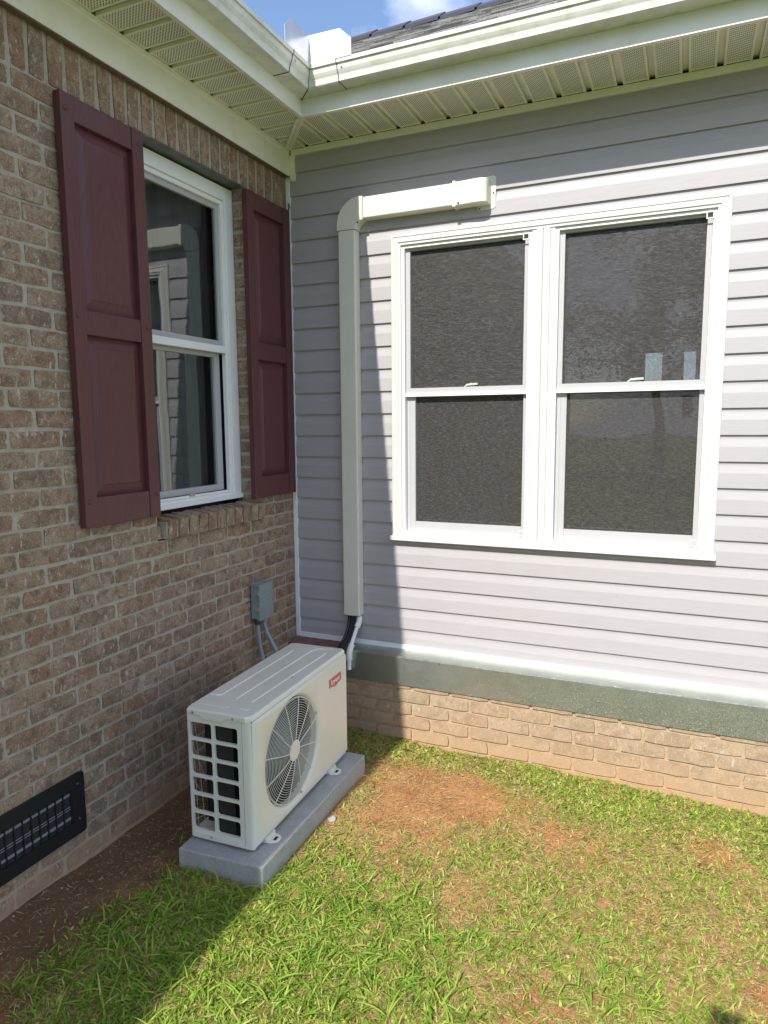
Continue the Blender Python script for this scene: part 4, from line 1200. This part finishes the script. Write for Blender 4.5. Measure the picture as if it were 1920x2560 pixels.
m = MB(); m.tube([(XP + 0.001, cyy, czz), (XP + 0.004, cyy, czz), (XP + 0.0062, cyy, czz), (XP + 0.0066, cyy, czz)], [0.0405, 0.0405, 0.037, 0.030], 32); ub(m, 'grille_hub', M_UNIT, smooth=True)
for a in (200, 20, 110, 285):
    m = MB(); m.disc((XP - 0.004, cyy + 0.213 * math.cos(R(a)), czz + 0.213 * math.sin(R(a))), (1, 0, 0), 0.004, 0.005, 8); ub(m, 'screw', M_STEEL)
m = MB(); Nn = 48
vs_ = [(XP - 0.030, cyy + 0.2075 * math.cos(2 * math.pi * i / Nn), czz + 0.2075 * math.sin(2 * math.pi * i / Nn)) for i in range(Nn)] + [(0.20, cyy + 0.2075 * math.cos(2 * math.pi * i / Nn), czz + 0.2075 * math.sin(2 * math.pi * i / Nn)) for i in range(Nn)]
m.add(vs_, [(i, (i + 1) % Nn, Nn + (i + 1) % Nn, Nn + i) for i in range(Nn)] + [tuple(range(Nn, 2 * Nn))]); ub(m, 'fan_shroud', M_BLACK, smooth=True)
m = MB()
for b in range(3):
    rows = []
    for i in range(6):
        q = 0.045 + 0.15 * i / 5; a0 = R(120 * b + 10 + 22 * i / 5); wd = R(62 - 22 * i / 5)
        rows.append([(0.235 + 0.035 * (k / 5 - 0.5), cyy + q * math.cos(a0 + wd * k / 5), czz + q * math.sin(a0 + wd * k / 5)) for k in range(6)])
    vs_ = [p for r_ in rows for p in r_]; fs = [(i * 6 + k, i * 6 + k + 1, (i + 1) * 6 + k + 1, (i + 1) * 6 + k) for i in range(5) for k in range(5)]
    m.add(vs_, fs)
m.tube([(0.215, cyy, czz), (0.258, cyy, czz)], 0.047, 24)
fan = ub(m, 'fan', M_FANBLUE, smooth=True)
sm = fan.modifiers.new('t', 'SOLIDIFY'); sm.thickness = 0.002
# badge
m = MB(); bp = [(0.612, 0.4275), (0.737, 0.4275), (0.7385, 0.3890), (0.700, 0.3870), (0.690, 0.3800), (0.664, 0.3800), (0.654, 0.3870), (0.615, 0.3890)]
m.prism(bp, lambda p, t: (t, p[0], p[1]), XP + 0.0001, XP + 0.0016)
badge = ub(m, 'badge', M_RED)
def scl(pts, s_, c_=(0.6752, 0.4065)): return [(c_[0] + (p[0] - c_[0]) * s_, c_[1] + (p[1] - c_[1]) * (s_ - 0.07 if s_ > .5 else s_)) for p in pts]
a, b = scl(bp, 0.95), scl(bp, 0.915)
m = MB(); n = len(a)
m.add([(XP + 0.0019, *p) for p in a] + [(XP + 0.0019, *p) for p in b] + [(XP + .0015, *p) for p in a], [(i, (i + 1) % n, n + (i + 1) % n, n + i) for i in range(n)] + [(i, (i + 1) % n, 2 * n + (i + 1) % n, 2 * n + i) for i in range(n)])
ub(m, 'badge_border', M_WHITE)
cu = bpy.data.curves.new('lettering', 'FONT'); cu.body = 'bryant'; cu.size = 0.034; cu.align_x = 'CENTER'; cu.align_y = 'CENTER'; cu.extrude = 0.0004; cu.offset = 0.0006
to = bpy.data.objects.new('tmp', cu); COL.objects.link(to)
dg = bpy.context.evaluated_depsgraph_get()
me = bpy.data.meshes.new_from_object(to.evaluated_get(dg)); bpy.data.objects.remove(to)
me.materials.clear(); me.materials.append(M_WHITE)
lt = bpy.data.objects.new('lettering', me); COL.objects.link(lt); lt.parent = unit
lt.matrix_local = Matrix.Translation((XP + 0.0021, 0.675, 0.4085)) @ Matrix(((0, 0, 1, 0), (1, 0, 0, 0), (0, 1, 0, 0), (0, 0, 0, 1))) @ Matrix.Diagonal((1.0, 1.0, 1, 1))
m = MB(); m.disc((0.226, 0.401, 0.5094), (0, 0, 1), 0.0035, 0.0008, 8); ub(m, 'screw', M_LIP)
# feet
for yy in (0.104, 0.643):
    m = MB()
    pts = [(0.255, yy - 0.034), (0.300, yy - 0.030), (0.318, yy - 0.018), (0.323, yy), (0.318, yy + 0.018), (0.300, yy + 0.030), (0.255, yy + 0.034)]
    m.prism(pts, lambda p, t: (p[0], p[1], t), -0.0115, -0.006); m.box((0.24, yy - 0.034, -0.006), (0.284, yy + 0.034, 0.007))
    m.prism([(0.282, yy - .026), (0.292, yy - .022), (0.292, yy + .022), (0.282, yy + .026)], lambda p, t: (p[0], p[1], t), -0.006, 0.004)
    ft = ub(m, 'mounting_foot', M_UNIT, bevel=0.002, seg=2, smooth=True)
    m = MB(); m.prism([(0.298, yy - 0.012), (0.310, yy - 0.012), (0.310, yy + 0.012), (0.298, yy + 0.012)], lambda p, t: (p[0], p[1], t), -0.0058, -0.0052)
    s_ = ub(m, 'bolt_slot', M_DARK)
for yy in (0.104, 0.643):
    m = MB(); m.box((-0.02, yy - 0.03, -0.0115), (0.10, yy + 0.03, -0.0005)); ub(m, 'mounting_foot', M_UNIT, bevel=0.002)

# ------------------------------------------------------------------ ground
def density(x, y):
    """0 = bare clay, 1 = thick grass; measured on the photograph"""
    x = np.asarray(x, float); y = np.asarray(y, float)
    g = np.exp
    d = np.full(x.shape, 0.80)
    d = d - 1.05 * g(-(((x - 0.05) / 0.30) ** 2)) * (y < 9)                       # strip beside the brick wall
    d = d - 1.15 * g(-(((x - 1.06) / 0.36) ** 2 + ((y + 0.48) / 0.26) ** 2))       # bare clay behind the unit
    d = d - 0.60 * g(-(((x - 0.95) / 0.26) ** 2 + ((y + 0.88) / 0.28) ** 2)) - 0.22 * g(-(((x - 2.0) / 0.6) ** 2 + ((y + 1.0) / 0.3) ** 2))
    d = d - 0.55 * g(-(((x - 2.15) / 0.20) ** 2 + ((y + 0.50) / 0.12) ** 2))
    d = d - 0.50 * g(-(((x - 1.62) / 0.20) ** 2 + ((y + 0.66) / 0.12) ** 2))
    d = d - 0.75 * g(-(((x - 2.36) / 0.13) ** 2 + ((y + 1.22) / 0.14) ** 2))
    d = d - 0.55 * g(-(((x - 1.66) / 0.16) ** 2 + ((y + 1.52) / 0.13) ** 2))
    d = d - 0.45 * g(-(((x - 1.35) / 0.14) ** 2 + ((y + 1.18) / 0.13) ** 2))
    d = d + 0.45 * g(-(((x - 1.55) / 0.50) ** 2 + ((y + 0.27) / 0.11) ** 2))       # green strip under the foundation
    d = d + 0.35 * g(-(((x - 0.95) / 0.40) ** 2 + ((y + 1.55) / 0.30) ** 2))
    d = d + 0.40 * g(-(((x - 0.55) / 0.25) ** 2 + ((y + 1.85) / 0.30) ** 2))
    d = d + 0.10 * np.sin(9 * x + 2) * np.sin(8 * y + 1) + 0.09 * np.sin(21 * x - 6 * y) * np.sin(19 * y + 5 * x)
    return np.clip(d, 0, 1)
def ground_material():
    m = Mat('clay_ground', 0.95, 0.1)
    p = m.pos()
    a = m.attr('den')
    n = m.noise(7, 6, 0.65, vec=p); f = m.noise(90, 5, 0.7, vec=p); ff = m.noise(380, 2, 0.7, vec=p)
    clay = m.ramp(n, (0.25, (0.40, 0.175, 0.065)), (0.55, (0.56, 0.27, 0.11)), (0.8, (0.64, 0.37, 0.18)))
    soil = m.ramp(n, (0.3, (0.115, 0.075, 0.045)), (0.7, (0.17, 0.115, 0.07)))
    c = m.mix(m.ramp(m.math('ADD', a, m.math('MULTIPLY', m.math('SUBTRACT', n, 0.5), 0.9)), (0.25, 0.0), (0.8, 0.65)), clay, (0.40, 0.28, 0.14))
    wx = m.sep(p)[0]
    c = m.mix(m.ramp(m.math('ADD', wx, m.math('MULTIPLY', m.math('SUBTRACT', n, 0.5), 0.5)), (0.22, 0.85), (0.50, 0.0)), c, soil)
    c = m.mix(m.ramp(f, (0.36, 0.65), (0.5, 0.0)), c, (0.15, 0.085, 0.045))
    c = m.mix(m.ramp(ff, (0.60, 0.0), (0.72, 0.55)), c, (0.56, 0.42, 0.27))
    far = m.attr('far')
    c = m.mix(far, c, m.ramp(m.noise(3, 6, 0.7, vec=p), (0.3, (0.09, 0.15, 0.03)), (0.7, (0.18, 0.25, 0.06))))
    m.color(c)
    m.bump(m.math('ADD', f, m.math('MULTIPLY', ff, 0.4)), 0.9, 0.012)
    return m.m
M_GROUND = ground_material()
xs = np.concatenate([np.linspace(-70, -6, 9), np.linspace(-5, -0.1, 6), np.linspace(0.0, 3.2, 130), np.linspace(3.4, 9, 12), np.linspace(11, 70, 9)])
ys = np.concatenate([np.linspace(-90, -8, 14), np.linspace(-7, -3.3, 14), np.linspace(-3.2, -0.02, 130), np.linspace(0.2, 6, 5), np.linspace(9, 60, 6)])
X, Y = np.meshgrid(xs, ys); Z = gz(X, Y)
lump = (np.sin(X * 31 + 2 * np.sin(Y * 17)) * np.sin(Y * 29 + 2 * np.sin(X * 13)) * 0.004 + np.random.RandomState(3).normal(0, 0.0016, X.shape))
inz = (X > 0) & (X < 3.2) & (Y > -3.2) & (Y < 0)
Z = Z + np.where(inz, lump, 0)
nx_, ny_ = len(xs), len(ys)
vv = np.stack([X.ravel(), Y.ravel(), Z.ravel()], 1)
idx = np.arange(nx_ * ny_).reshape(ny_, nx_)
ff_ = np.stack([idx[:-1, :-1].ravel(), idx[:-1, 1:].ravel(), idx[1:, 1:].ravel(), idx[1:, :-1].ravel()], 1)
def np_mesh(name, V, F, mat, smooth=False):
    me = bpy.data.meshes.new(name); k = F.shape[1]
    me.vertices.add(len(V)); me.vertices.foreach_set('co', np.ascontiguousarray(V, dtype=np.float32).ravel())
    me.loops.add(F.size); me.loops.foreach_set('vertex_index', np.ascontiguousarray(F, dtype=np.int32).ravel())
    me.polygons.add(len(F)); me.polygons.foreach_set('loop_start', np.arange(0, F.size, k, dtype=np.int32))
    me.polygons.foreach_set('loop_total', np.full(len(F), k, dtype=np.int32))
    if smooth: me.polygons.foreach_set('use_smooth', np.ones(len(F), dtype=bool))
    me.materials.append(mat); me.update(calc_edges=True)
    o = bpy.data.objects.new(name, me); COL.objects.link(o); return o
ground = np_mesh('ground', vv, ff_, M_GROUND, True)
tag(ground, kind='structure')
at = ground.data.attributes.new('den', 'FLOAT', 'POINT'); at.data.foreach_set('value', density(X, Y).ravel().astype(np.float32))
dist = np.maximum(np.maximum(X - 3.1, -3.0 - Y), 0)
at = ground.data.attributes.new('far', 'FLOAT', 'POINT'); at.data.foreach_set('value', np.clip(dist / 0.8, 0, 1).ravel().astype(np.float32))

# grass ---------------------------------------------------------------------
def grass_material(name, stops, rough=0.5):
    m = Mat(name, 0.62, 0.18)
    r = m.attr('rnd'); t = m.attr('tip')
    c = m.ramp(r, *stops)
    c = m.mix(m.math('MULTIPLY', m.ramp(t, (0.72, 0.0), (1.0, 1.0)), m.ramp(r, (0.45, 0.0), (0.7, 0.7))), c, (0.34, 0.27, 0.11))
    m.color(c)
    tr = m.n.new('ShaderNodeBsdfTranslucent'); mx = m.n.new('ShaderNodeMixShader'); mx.inputs[0].default_value = 0.28
    m.l.new(c, tr.inputs[0])
    m.l.new(m.b.outputs[0], mx.inputs[1]); m.l.new(tr.outputs[0], mx.inputs[2])
    out = [x for x in m.n if x.type == 'OUTPUT_MATERIAL'][0]; m.l.new(mx.outputs[0], out.inputs[0])
    return m.m
M_GRASS = grass_material('green_grass', ((0.0, (0.085, 0.17, 0.018)), (0.3, (0.16, 0.30, 0.03)), (0.55, (0.25, 0.40, 0.045)), (0.8, (0.36, 0.47, 0.075)), (1.0, (0.54, 0.48, 0.17))))
M_WEED = grass_material('small_leaf_green', ((0.0, (0.11, 0.21, 0.02)), (0.4, (0.22, 0.37, 0.035)), (0.7, (0.36, 0.46, 0.065)), (1.0, (0.58, 0.48, 0.17))))
M_STRAW = grass_material('dry_straw', ((0.0, (0.28, 0.17, 0.075)), (0.35, (0.48, 0.34, 0.16)), (0.7, (0.62, 0.49, 0.25)), (1.0, (0.40, 0.42, 0.15))), 0.7)
rs = np.random.RandomState(11)
def blades(name, px, py, length, width, lean, azim, mat, droop=0.6, nseg=4, z0=-0.002, rr_=None, twist=0.5):
    n = len(px); pz = gz(px, py) + z0
    s = np.linspace(0, 1, nseg + 1)
    up0 = np.cos(lean); out0 = np.sin(lean)
    # arc: starts at 'lean' from vertical and bends further over
    V = np.zeros((n, (nseg + 1) * 2, 3), np.float32); tip = np.zeros((n, (nseg + 1) * 2), np.float32)
    x = px.copy(); y = py.copy(); z = pz.copy()
    ca, sa = np.cos(azim), np.sin(azim)
    side = azim + np.pi / 2 + rs.normal(0, twist, n) * 0.3
    roll_ = rs.normal(0, 0.5, n)
    for i, t in enumerate(s):
        w = width * (1 - t ** 2.2) * (0.55 + 0.9 * min(t * 3, 1) * (1 - 0.4 * t)) + 0.0003
        sx, sy, sz = np.cos(side) * np.cos(roll_), np.sin(side) * np.cos(roll_), np.sin(roll_)
        V[:, 2 * i, 0] = x + sx * w / 2; V[:, 2 * i, 1] = y + sy * w / 2; V[:, 2 * i, 2] = z + sz * w / 2
        V[:, 2 * i + 1, 0] = x - sx * w / 2; V[:, 2 * i + 1, 1] = y - sy * w / 2; V[:, 2 * i + 1, 2] = z - sz * w / 2
        tip[:, 2 * i] = t; tip[:, 2 * i + 1] = t
        ang = np.minimum(lean + droop * (t + 0.5 / nseg) , 1.75)
        st = length / nseg
        x = x + ca * np.sin(ang) * st; y = y + sa * np.sin(ang) * st; z = np.maximum(z + np.cos(ang) * st, pz + 0.002)
    base = (np.arange(n) * (nseg + 1) * 2)[:, None]
    F = np.concatenate([base + np.array([2 * i, 2 * i + 1, 2 * i + 3, 2 * i + 2]) for i in range(nseg)], 0)
    o = np_mesh(name, V.reshape(-1, 3), F, mat, True)
    r_ = rs.rand(n) if rr_ is None else rr_
    a_ = o.data.attributes.new('rnd', 'FLOAT', 'POINT'); a_.data.foreach_set('value', np.repeat(r_, (nseg + 1) * 2).astype(np.float32))
    a_ = o.data.attributes.new('tip', 'FLOAT', 'POINT'); a_.data.foreach_set('value', tip.ravel())
    return o
def on_pad(x, y): return (x > 0.305) & (x < 0.708) & (y > -1.462) & (y < -0.53)
def scatter(n, fn, x0=0.01, x1=3.3, y0=-3.0, y1=-0.118):
    x = rs.uniform(x0, x1, n); y = rs.uniform(y0, y1, n); k = (rs.rand(n) < fn(x, y)) & ~on_pad(x, y)
    return x[k], y[k]
# tufts of long blades
def longness(x, y):
    g = np.exp
    l = 0.15 + 0.75 * sstep(-0.85, -1.35, y) - 0.0 * x
    l = l + 0.8 * g(-(((x - 0.42) / 0.25) ** 2 + ((y + 1.85) / 0.35) ** 2)) + 0.5 * g(-(((x - 0.72) / 0.25) ** 2 + ((y + 1.5) / 0.2) ** 2))
    l = l - 1.1 * g(-((x - 0.0) / 0.22) ** 2) * (y > -1.9)
    return np.clip(l, 0, 1)
tx, ty = scatter(15500, lambda x, y: density(x, y) ** 1.5 * (0.10 + 0.9 * longness(x, y)))
nb = rs.randint(2, 8, len(tx)); PX = np.repeat(tx, nb); PY = np.repeat(ty, nb)
tdir = np.repeat(rs.uniform(0, 2 * np.pi, len(tx)), nb); tl = np.repeat(rs.lognormal(0, 0.25, len(tx)), nb); tcol = np.repeat(rs.rand(len(tx)), nb)
n = len(PX); PX = PX + rs.normal(0, 0.009, n); PY = PY + rs.normal(0, 0.009, n)
k = ~on_pad(PX, PY) & (PX > 0.005) & (PY < -0.115); PX, PY, tdir, tl, tcol = PX[k], PY[k], tdir[k], tl[k], tcol[k]; n = len(PX)
az = tdir + rs.normal(0, 1.5, n)
ln = 0.042 * tl * rs.uniform(0.55, 1.5, n) * (0.55 + 0.75 * longness(PX, PY))
g1 = blades('grass', PX, PY, ln, rs.uniform(0.0022, 0.0052, n), rs.uniform(0.5, 1.35, n), az, M_GRASS, droop=0.95, rr_=np.clip(0.55 * tcol + 0.45 * rs.rand(n), 0, 1))
tag(g1, 'long coarse green grass blades in tufts across the yard', 'grass', kind='stuff')
# short blades
px, py = scatter(250000, lambda x, y: density(x, y) ** 1.2 * 0.8)
n = len(px)
g2 = blades('short_grass', px, py, rs.uniform(0.012, 0.038, n), rs.uniform(0.0018, 0.0042, n), rs.uniform(0.3, 1.4, n), rs.uniform(0, 6.28, n), M_WEED, droop=0.8, nseg=3)
tag(g2, 'short fine grass and small weeds close to the soil', 'grass', kind='stuff')
# broad small leaves near the foundation
px, py = scatter(60000, lambda x, y: np.clip(density(x, y), 0, 1) * (0.35 + 0.65 * (y > -0.45)))
n = len(px)
g3 = blades('weed_leaves', px, py, rs.uniform(0.008, 0.020, n), rs.uniform(0.005, 0.010, n), rs.uniform(0.5, 1.3, n), rs.uniform(0, 6.28, n), M_WEED, droop=0.5, nseg=3, z0=0.004)
tag(g3, 'small broad weed leaves mixed through the lawn', 'weeds', kind='stuff')
# straw lying flat
px, py = scatter(230000, lambda x, y: (0.36 + 0.36 * np.exp(-((density(x, y) - 0.5) / 0.25) ** 2)) * np.where(x < 0.38, 0.38, 1.0))
n = len(px)
g4 = blades('dry_clippings', px, py, rs.uniform(0.008, 0.042, n) * np.where(px < 0.4, 0.75, 1.0), rs.uniform(0.0008, 0.0024, n), rs.uniform(1.2, 1.55, n), rs.uniform(0, 6.28, n), M_STRAW, droop=0.15, nseg=2, z0=0.002)
tag(g4, 'dry straw-coloured grass clippings lying on the clay', 'grass clippings', kind='stuff')

# crumbs of soil and small pebbles
px, py = scatter(16000, lambda x, y: np.clip(1.05 - density(x, y), 0.12, 1) * 0.75)
n = len(px); r_ = rs.lognormal(-6.0, 0.45, n)
oct_ = np.array([[1, 0, 0], [0, 1, 0], [-1, 0, 0], [0, -1, 0], [0, 0, .8], [0, 0, -.8]])
of_ = np.array([[0, 1, 4], [1, 2, 4], [2, 3, 4], [3, 0, 4], [1, 0, 5], [2, 1, 5], [3, 2, 5], [0, 3, 5]])
an = rs.uniform(0, 6.28, n); c_, s_ = np.cos(an), np.sin(an)
V = oct_[None] * r_[:, None, None] * rs.uniform(0.6, 1.4, (n, 6, 1)) * rs.uniform(0.6, 1.3, (n, 1, 3))
V = np.stack([V[..., 0] * c_[:, None] - V[..., 1] * s_[:, None] + px[:, None], V[..., 0] * s_[:, None] + V[..., 1] * c_[:, None] + py[:, None], V[..., 2] + (gz(px, py) + 0.001)[:, None]], -1)
M_CLOD = Mat('soil_crumbs', 0.95, 0.1)
M_CLOD.color(M_CLOD.ramp(M_CLOD.attr('rnd'), (0.0, (0.16, 0.085, 0.045)), (0.5, (0.36, 0.19, 0.10)), (0.8, (0.46, 0.28, 0.15)), (1.0, (0.45, 0.40, 0.35)))); M_CLOD = M_CLOD.m
g5 = np_mesh('soil_crumbs', V.reshape(-1, 3), (np.arange(n)[:, None, None] * 6 + of_[None]).reshape(-1, 3), M_CLOD)
a_ = g5.data.attributes.new('rnd', 'FLOAT', 'POINT'); a_.data.foreach_set('value', np.repeat(rs.rand(n), 6).astype(np.float32))
tag(g5, 'crumbs of reddish soil and small pebbles scattered on the bare clay', 'soil crumbs', kind='stuff')

# little things on the ground --------------------------------------------------
def lump_mesh(name, c, r_, mat, seed, sc=(1, 1, 0.6)):
    bm = bmesh.new(); bmesh.ops.create_icosphere(bm, subdivisions=3, radius=1)
    q = random.Random(seed); ph = [q.uniform(0, 6) for _ in range(6)]
    for v in bm.verts:
        d = 1 + 0.16 * math.sin(3 * v.co.x + ph[0]) * math.sin(4 * v.co.y + ph[1]) + 0.12 * math.sin(5 * v.co.z + ph[2] + 3 * v.co.x)
        v.co = Vector((v.co.x * sc[0], v.co.y * sc[1], v.co.z * sc[2])) * d * r_ + Vector(c)
    me = bpy.data.meshes.new(name); bm.to_mesh(me); bm.free(); me.materials.append(mat)
    me.polygons.foreach_set('use_smooth', [True] * len(me.polygons))
    o = bpy.data.objects.new(name, me); COL.objects.link(o); return o
g0 = lambda x, y: float(gz(x, y))
o = lump_mesh('stone', (0.722, -0.955, g0(0.722, -0.955) + 0.004), 0.018, plain('pale_stone', (0.34, 0.32, 0.30), 0.9, var=0.2, scale=70, bump=0.5), 4)
tag(o, 'small pale stone on the clay beside the concrete pad', 'stone')
M_LEAF = plain('dead_leaf', (0.13, 0.035, 0.03), 0.7, var=0.25, scale=60, bump=0.3)
def leaf(x, y, s_, mat, lab, rot=0.4):
    m = MB(); pts = [(0, 0), (0.35, 0.22), (0.6, 0.10), (1, 0), (0.6, -0.16), (0.3, -0.24)]
    z = g0(x, y) + 0.012
    vs_ = []
    for lay in (0, 0.0008):
        for (a, b) in pts:
            X_, Y_ = a * s_, b * s_; vs_.append((x + X_ * math.cos(rot) - Y_ * math.sin(rot), y + X_ * math.sin(rot) + Y_ * math.cos(rot), z + 0.25 * s_ * abs(b) * 3 * (1 if b > 0 else .4) + lay))
    n = len(pts); m.add(vs_, [tuple(range(n)), tuple(range(n, 2 * n))[::-1]] + [(i, (i + 1) % n, n + (i + 1) % n, n + i) for i in range(n)])
    o = m.build('dead_leaf', mat); tag(o, lab, 'leaf'); return o
leaf(0.745, -0.235, 0.045, M_LEAF, 'curled dark red dead leaf on the ground below the foundation')
leaf(0.712, -0.885, 0.026, plain('rust_leaf', (0.30, 0.10, 0.05), 0.7), 'small rust-brown leaf fragment near the side of the pad', 2.0)
m = MB(); m.tube(smooth_path([(0.690, -0.45, g0(.69, -.45) + .03), (0.74, -0.435, g0(.74, -.43) + .028), (0.79, -0.44, g0(.79, -.44) + .012), (0.815, -0.46, g0(.8, -.46) + .004)], 5), [0.0018] * 16, 6)
m.tube([(0.77, -0.437, g0(.77, -.437) + .02), (0.80, -0.405, g0(.8, -.4) + .012)], 0.0012, 5)
tag(m.build('dry_stem', M_STRAW), 'pale dry plant stem beside the far end of the concrete pad', 'stem')
m = MB(); m.tube(smooth_path([(0.705, -0.66, -0.10), (0.73, -0.655, -0.085), (0.755, -0.665, -0.092), (0.77, -0.69, -0.125), (0.775, -0.70, -0.16)], 5), 0.0018, 6)
tag(m.build('grass_stem', M_STRAW), 'pale arching grass stem beside the middle of the pad', 'stem')
m = MB()
for i, (dx, dz) in enumerate(((0, 0), (0.004, 0.012), (-0.002, 0.02))):
    m.add([(0.037 + dx, -0.062, 2.618 + dz), (0.041 + dx, -0.050, 2.622 + dz), (0.038, -0.045, 2.640 + dz), (0.036, -0.058, 2.636 + dz), (0.034, -0.055, 2.63 + dz)], [(0, 1, 2, 3), (0, 4, 3)])
tag(m.build('green_leaf', M_WEED), 'small green leaf caught on the top of the corner shutter', 'leaf')

# ------------------------------------------------------------------ trees behind the photographer (seen in the panes)
M_BARK = plain('bark', (0.10, 0.075, 0.055), 0.95, var=0.35, scale=8, bump=0.8)
M_TLEAF = grass_material('tree_leaf', ((0.0, (0.035, 0.065, 0.015)), (0.5, (0.055, 0.10, 0.025)), (1.0, (0.09, 0.14, 0.035))))
def tree(x, y, h, cr, base, seed, lab):
    q = np.random.RandomState(seed); zg = g0(x, y)
    t = thing('tree', lab, 'tree', (x, y, zg), 0, 'trees behind the camera')
    m = MB(); path = [(x + 0.12 * math.sin(i * 1.3), y + 0.1 * math.cos(i), zg + h * 0.85 * i / 8) for i in range(9)]
    m.tube(path, [0.24 * (1 - 0.85 * i / 8) for i in range(9)], 10); m.build('trunk', M_BARK, t, smooth=True)
    ends = []
    for i in range(11):
        a = q.uniform(0, 6.28); z1 = zg + h * q.uniform(base / h, 0.75); L = cr * q.uniform(0.6, 1.0)
        p0 = Vector((x, y, z1)); p1 = p0 + Vector((math.cos(a) * L, math.sin(a) * L, q.uniform(0.4, 1.8)))
        m = MB(); m.tube([p0, (p0 + p1) / 2 + Vector((0, 0, 0.15)), p1], [0.09, 0.05, 0.015], 6); m.build('limb', M_BARK, t, smooth=True); ends += [p1, (p0 + p1) / 2]
    ends += [Vector((x + q.normal(0, cr * .3), y + q.normal(0, cr * .3), zg + h * q.uniform(0.6, 1.0))) for _ in range(16)]
    n = 7000; e_ = np.array([tuple(ends[i]) for i in q.randint(0, len(ends), n)]); d = q.normal(0, 1, (n, 3)); d /= np.linalg.norm(d, axis=1)[:, None]
    P0 = e_ + d * (q.rand(n, 1) ** 0.5) * np.array([0.85, 0.85, 0.6]) * (cr / 2.6)
    u = q.normal(0, 1, (n, 3)); u /= np.linalg.norm(u, axis=1)[:, None]; w = np.cross(u, q.normal(0, 1, (n, 3))); w /= np.linalg.norm(w, axis=1)[:, None]
    s_ = q.uniform(0.05, 0.11, (n, 1))
    V = np.stack([P0 - u * s_, P0 + w * s_ * .5, P0 + u * s_, P0 - w * s_ * .5], 1).reshape(-1, 3)
    o = np_mesh('crown', V, np.arange(4 * n).reshape(-1, 4), M_TLEAF)
    a_ = o.data.attributes.new('rnd', 'FLOAT', 'POINT'); a_.data.foreach_set('value', np.repeat(q.rand(n), 4).astype(np.float32))
    o['kind'] = 'stuff'; link_to(o, t)
tree(3.5, -17.0, 8.5, 3.0, 2.8, 1, 'broad leafy tree behind the camera, reflected in the right-hand panes')
tree(7.5, -19.0, 8.0, 2.8, 2.4, 2, 'rounder leafy tree further right behind the camera')
tree(1.0, -24.0, 8.0, 2.8, 2.6, 5, 'leafy tree furthest back behind the camera')
tree(11.5, -14.0, 7.0, 2.6, 2.0, 8, 'smaller leafy tree at far right behind the camera')
# ------------------------------------------------------------------ the phone that took the picture
ph = thing('smartphone', 'dark smartphone held up at the camera, its shadow on the grass', 'phone', (2.0, -3.345, 1.53))
m = MB(); m.box((1.962, -3.345, 1.535), (2.046, -3.336, 1.748)); m.build('case', M_BLACK, ph, bevel=0.004, seg=3)
m = MB(); m.box((1.966, -3.3465, 1.540), (2.036, -3.3452, 1.703)); m.build('display', plain('display_glass', (0.01, 0.01, 0.012), 0.1), ph)
m = MB(); m.box((2.008, -3.3359, 1.665), (2.034, -3.3335, 1.700)); m.build('lens_block', M_BLACK, ph, bevel=0.001)
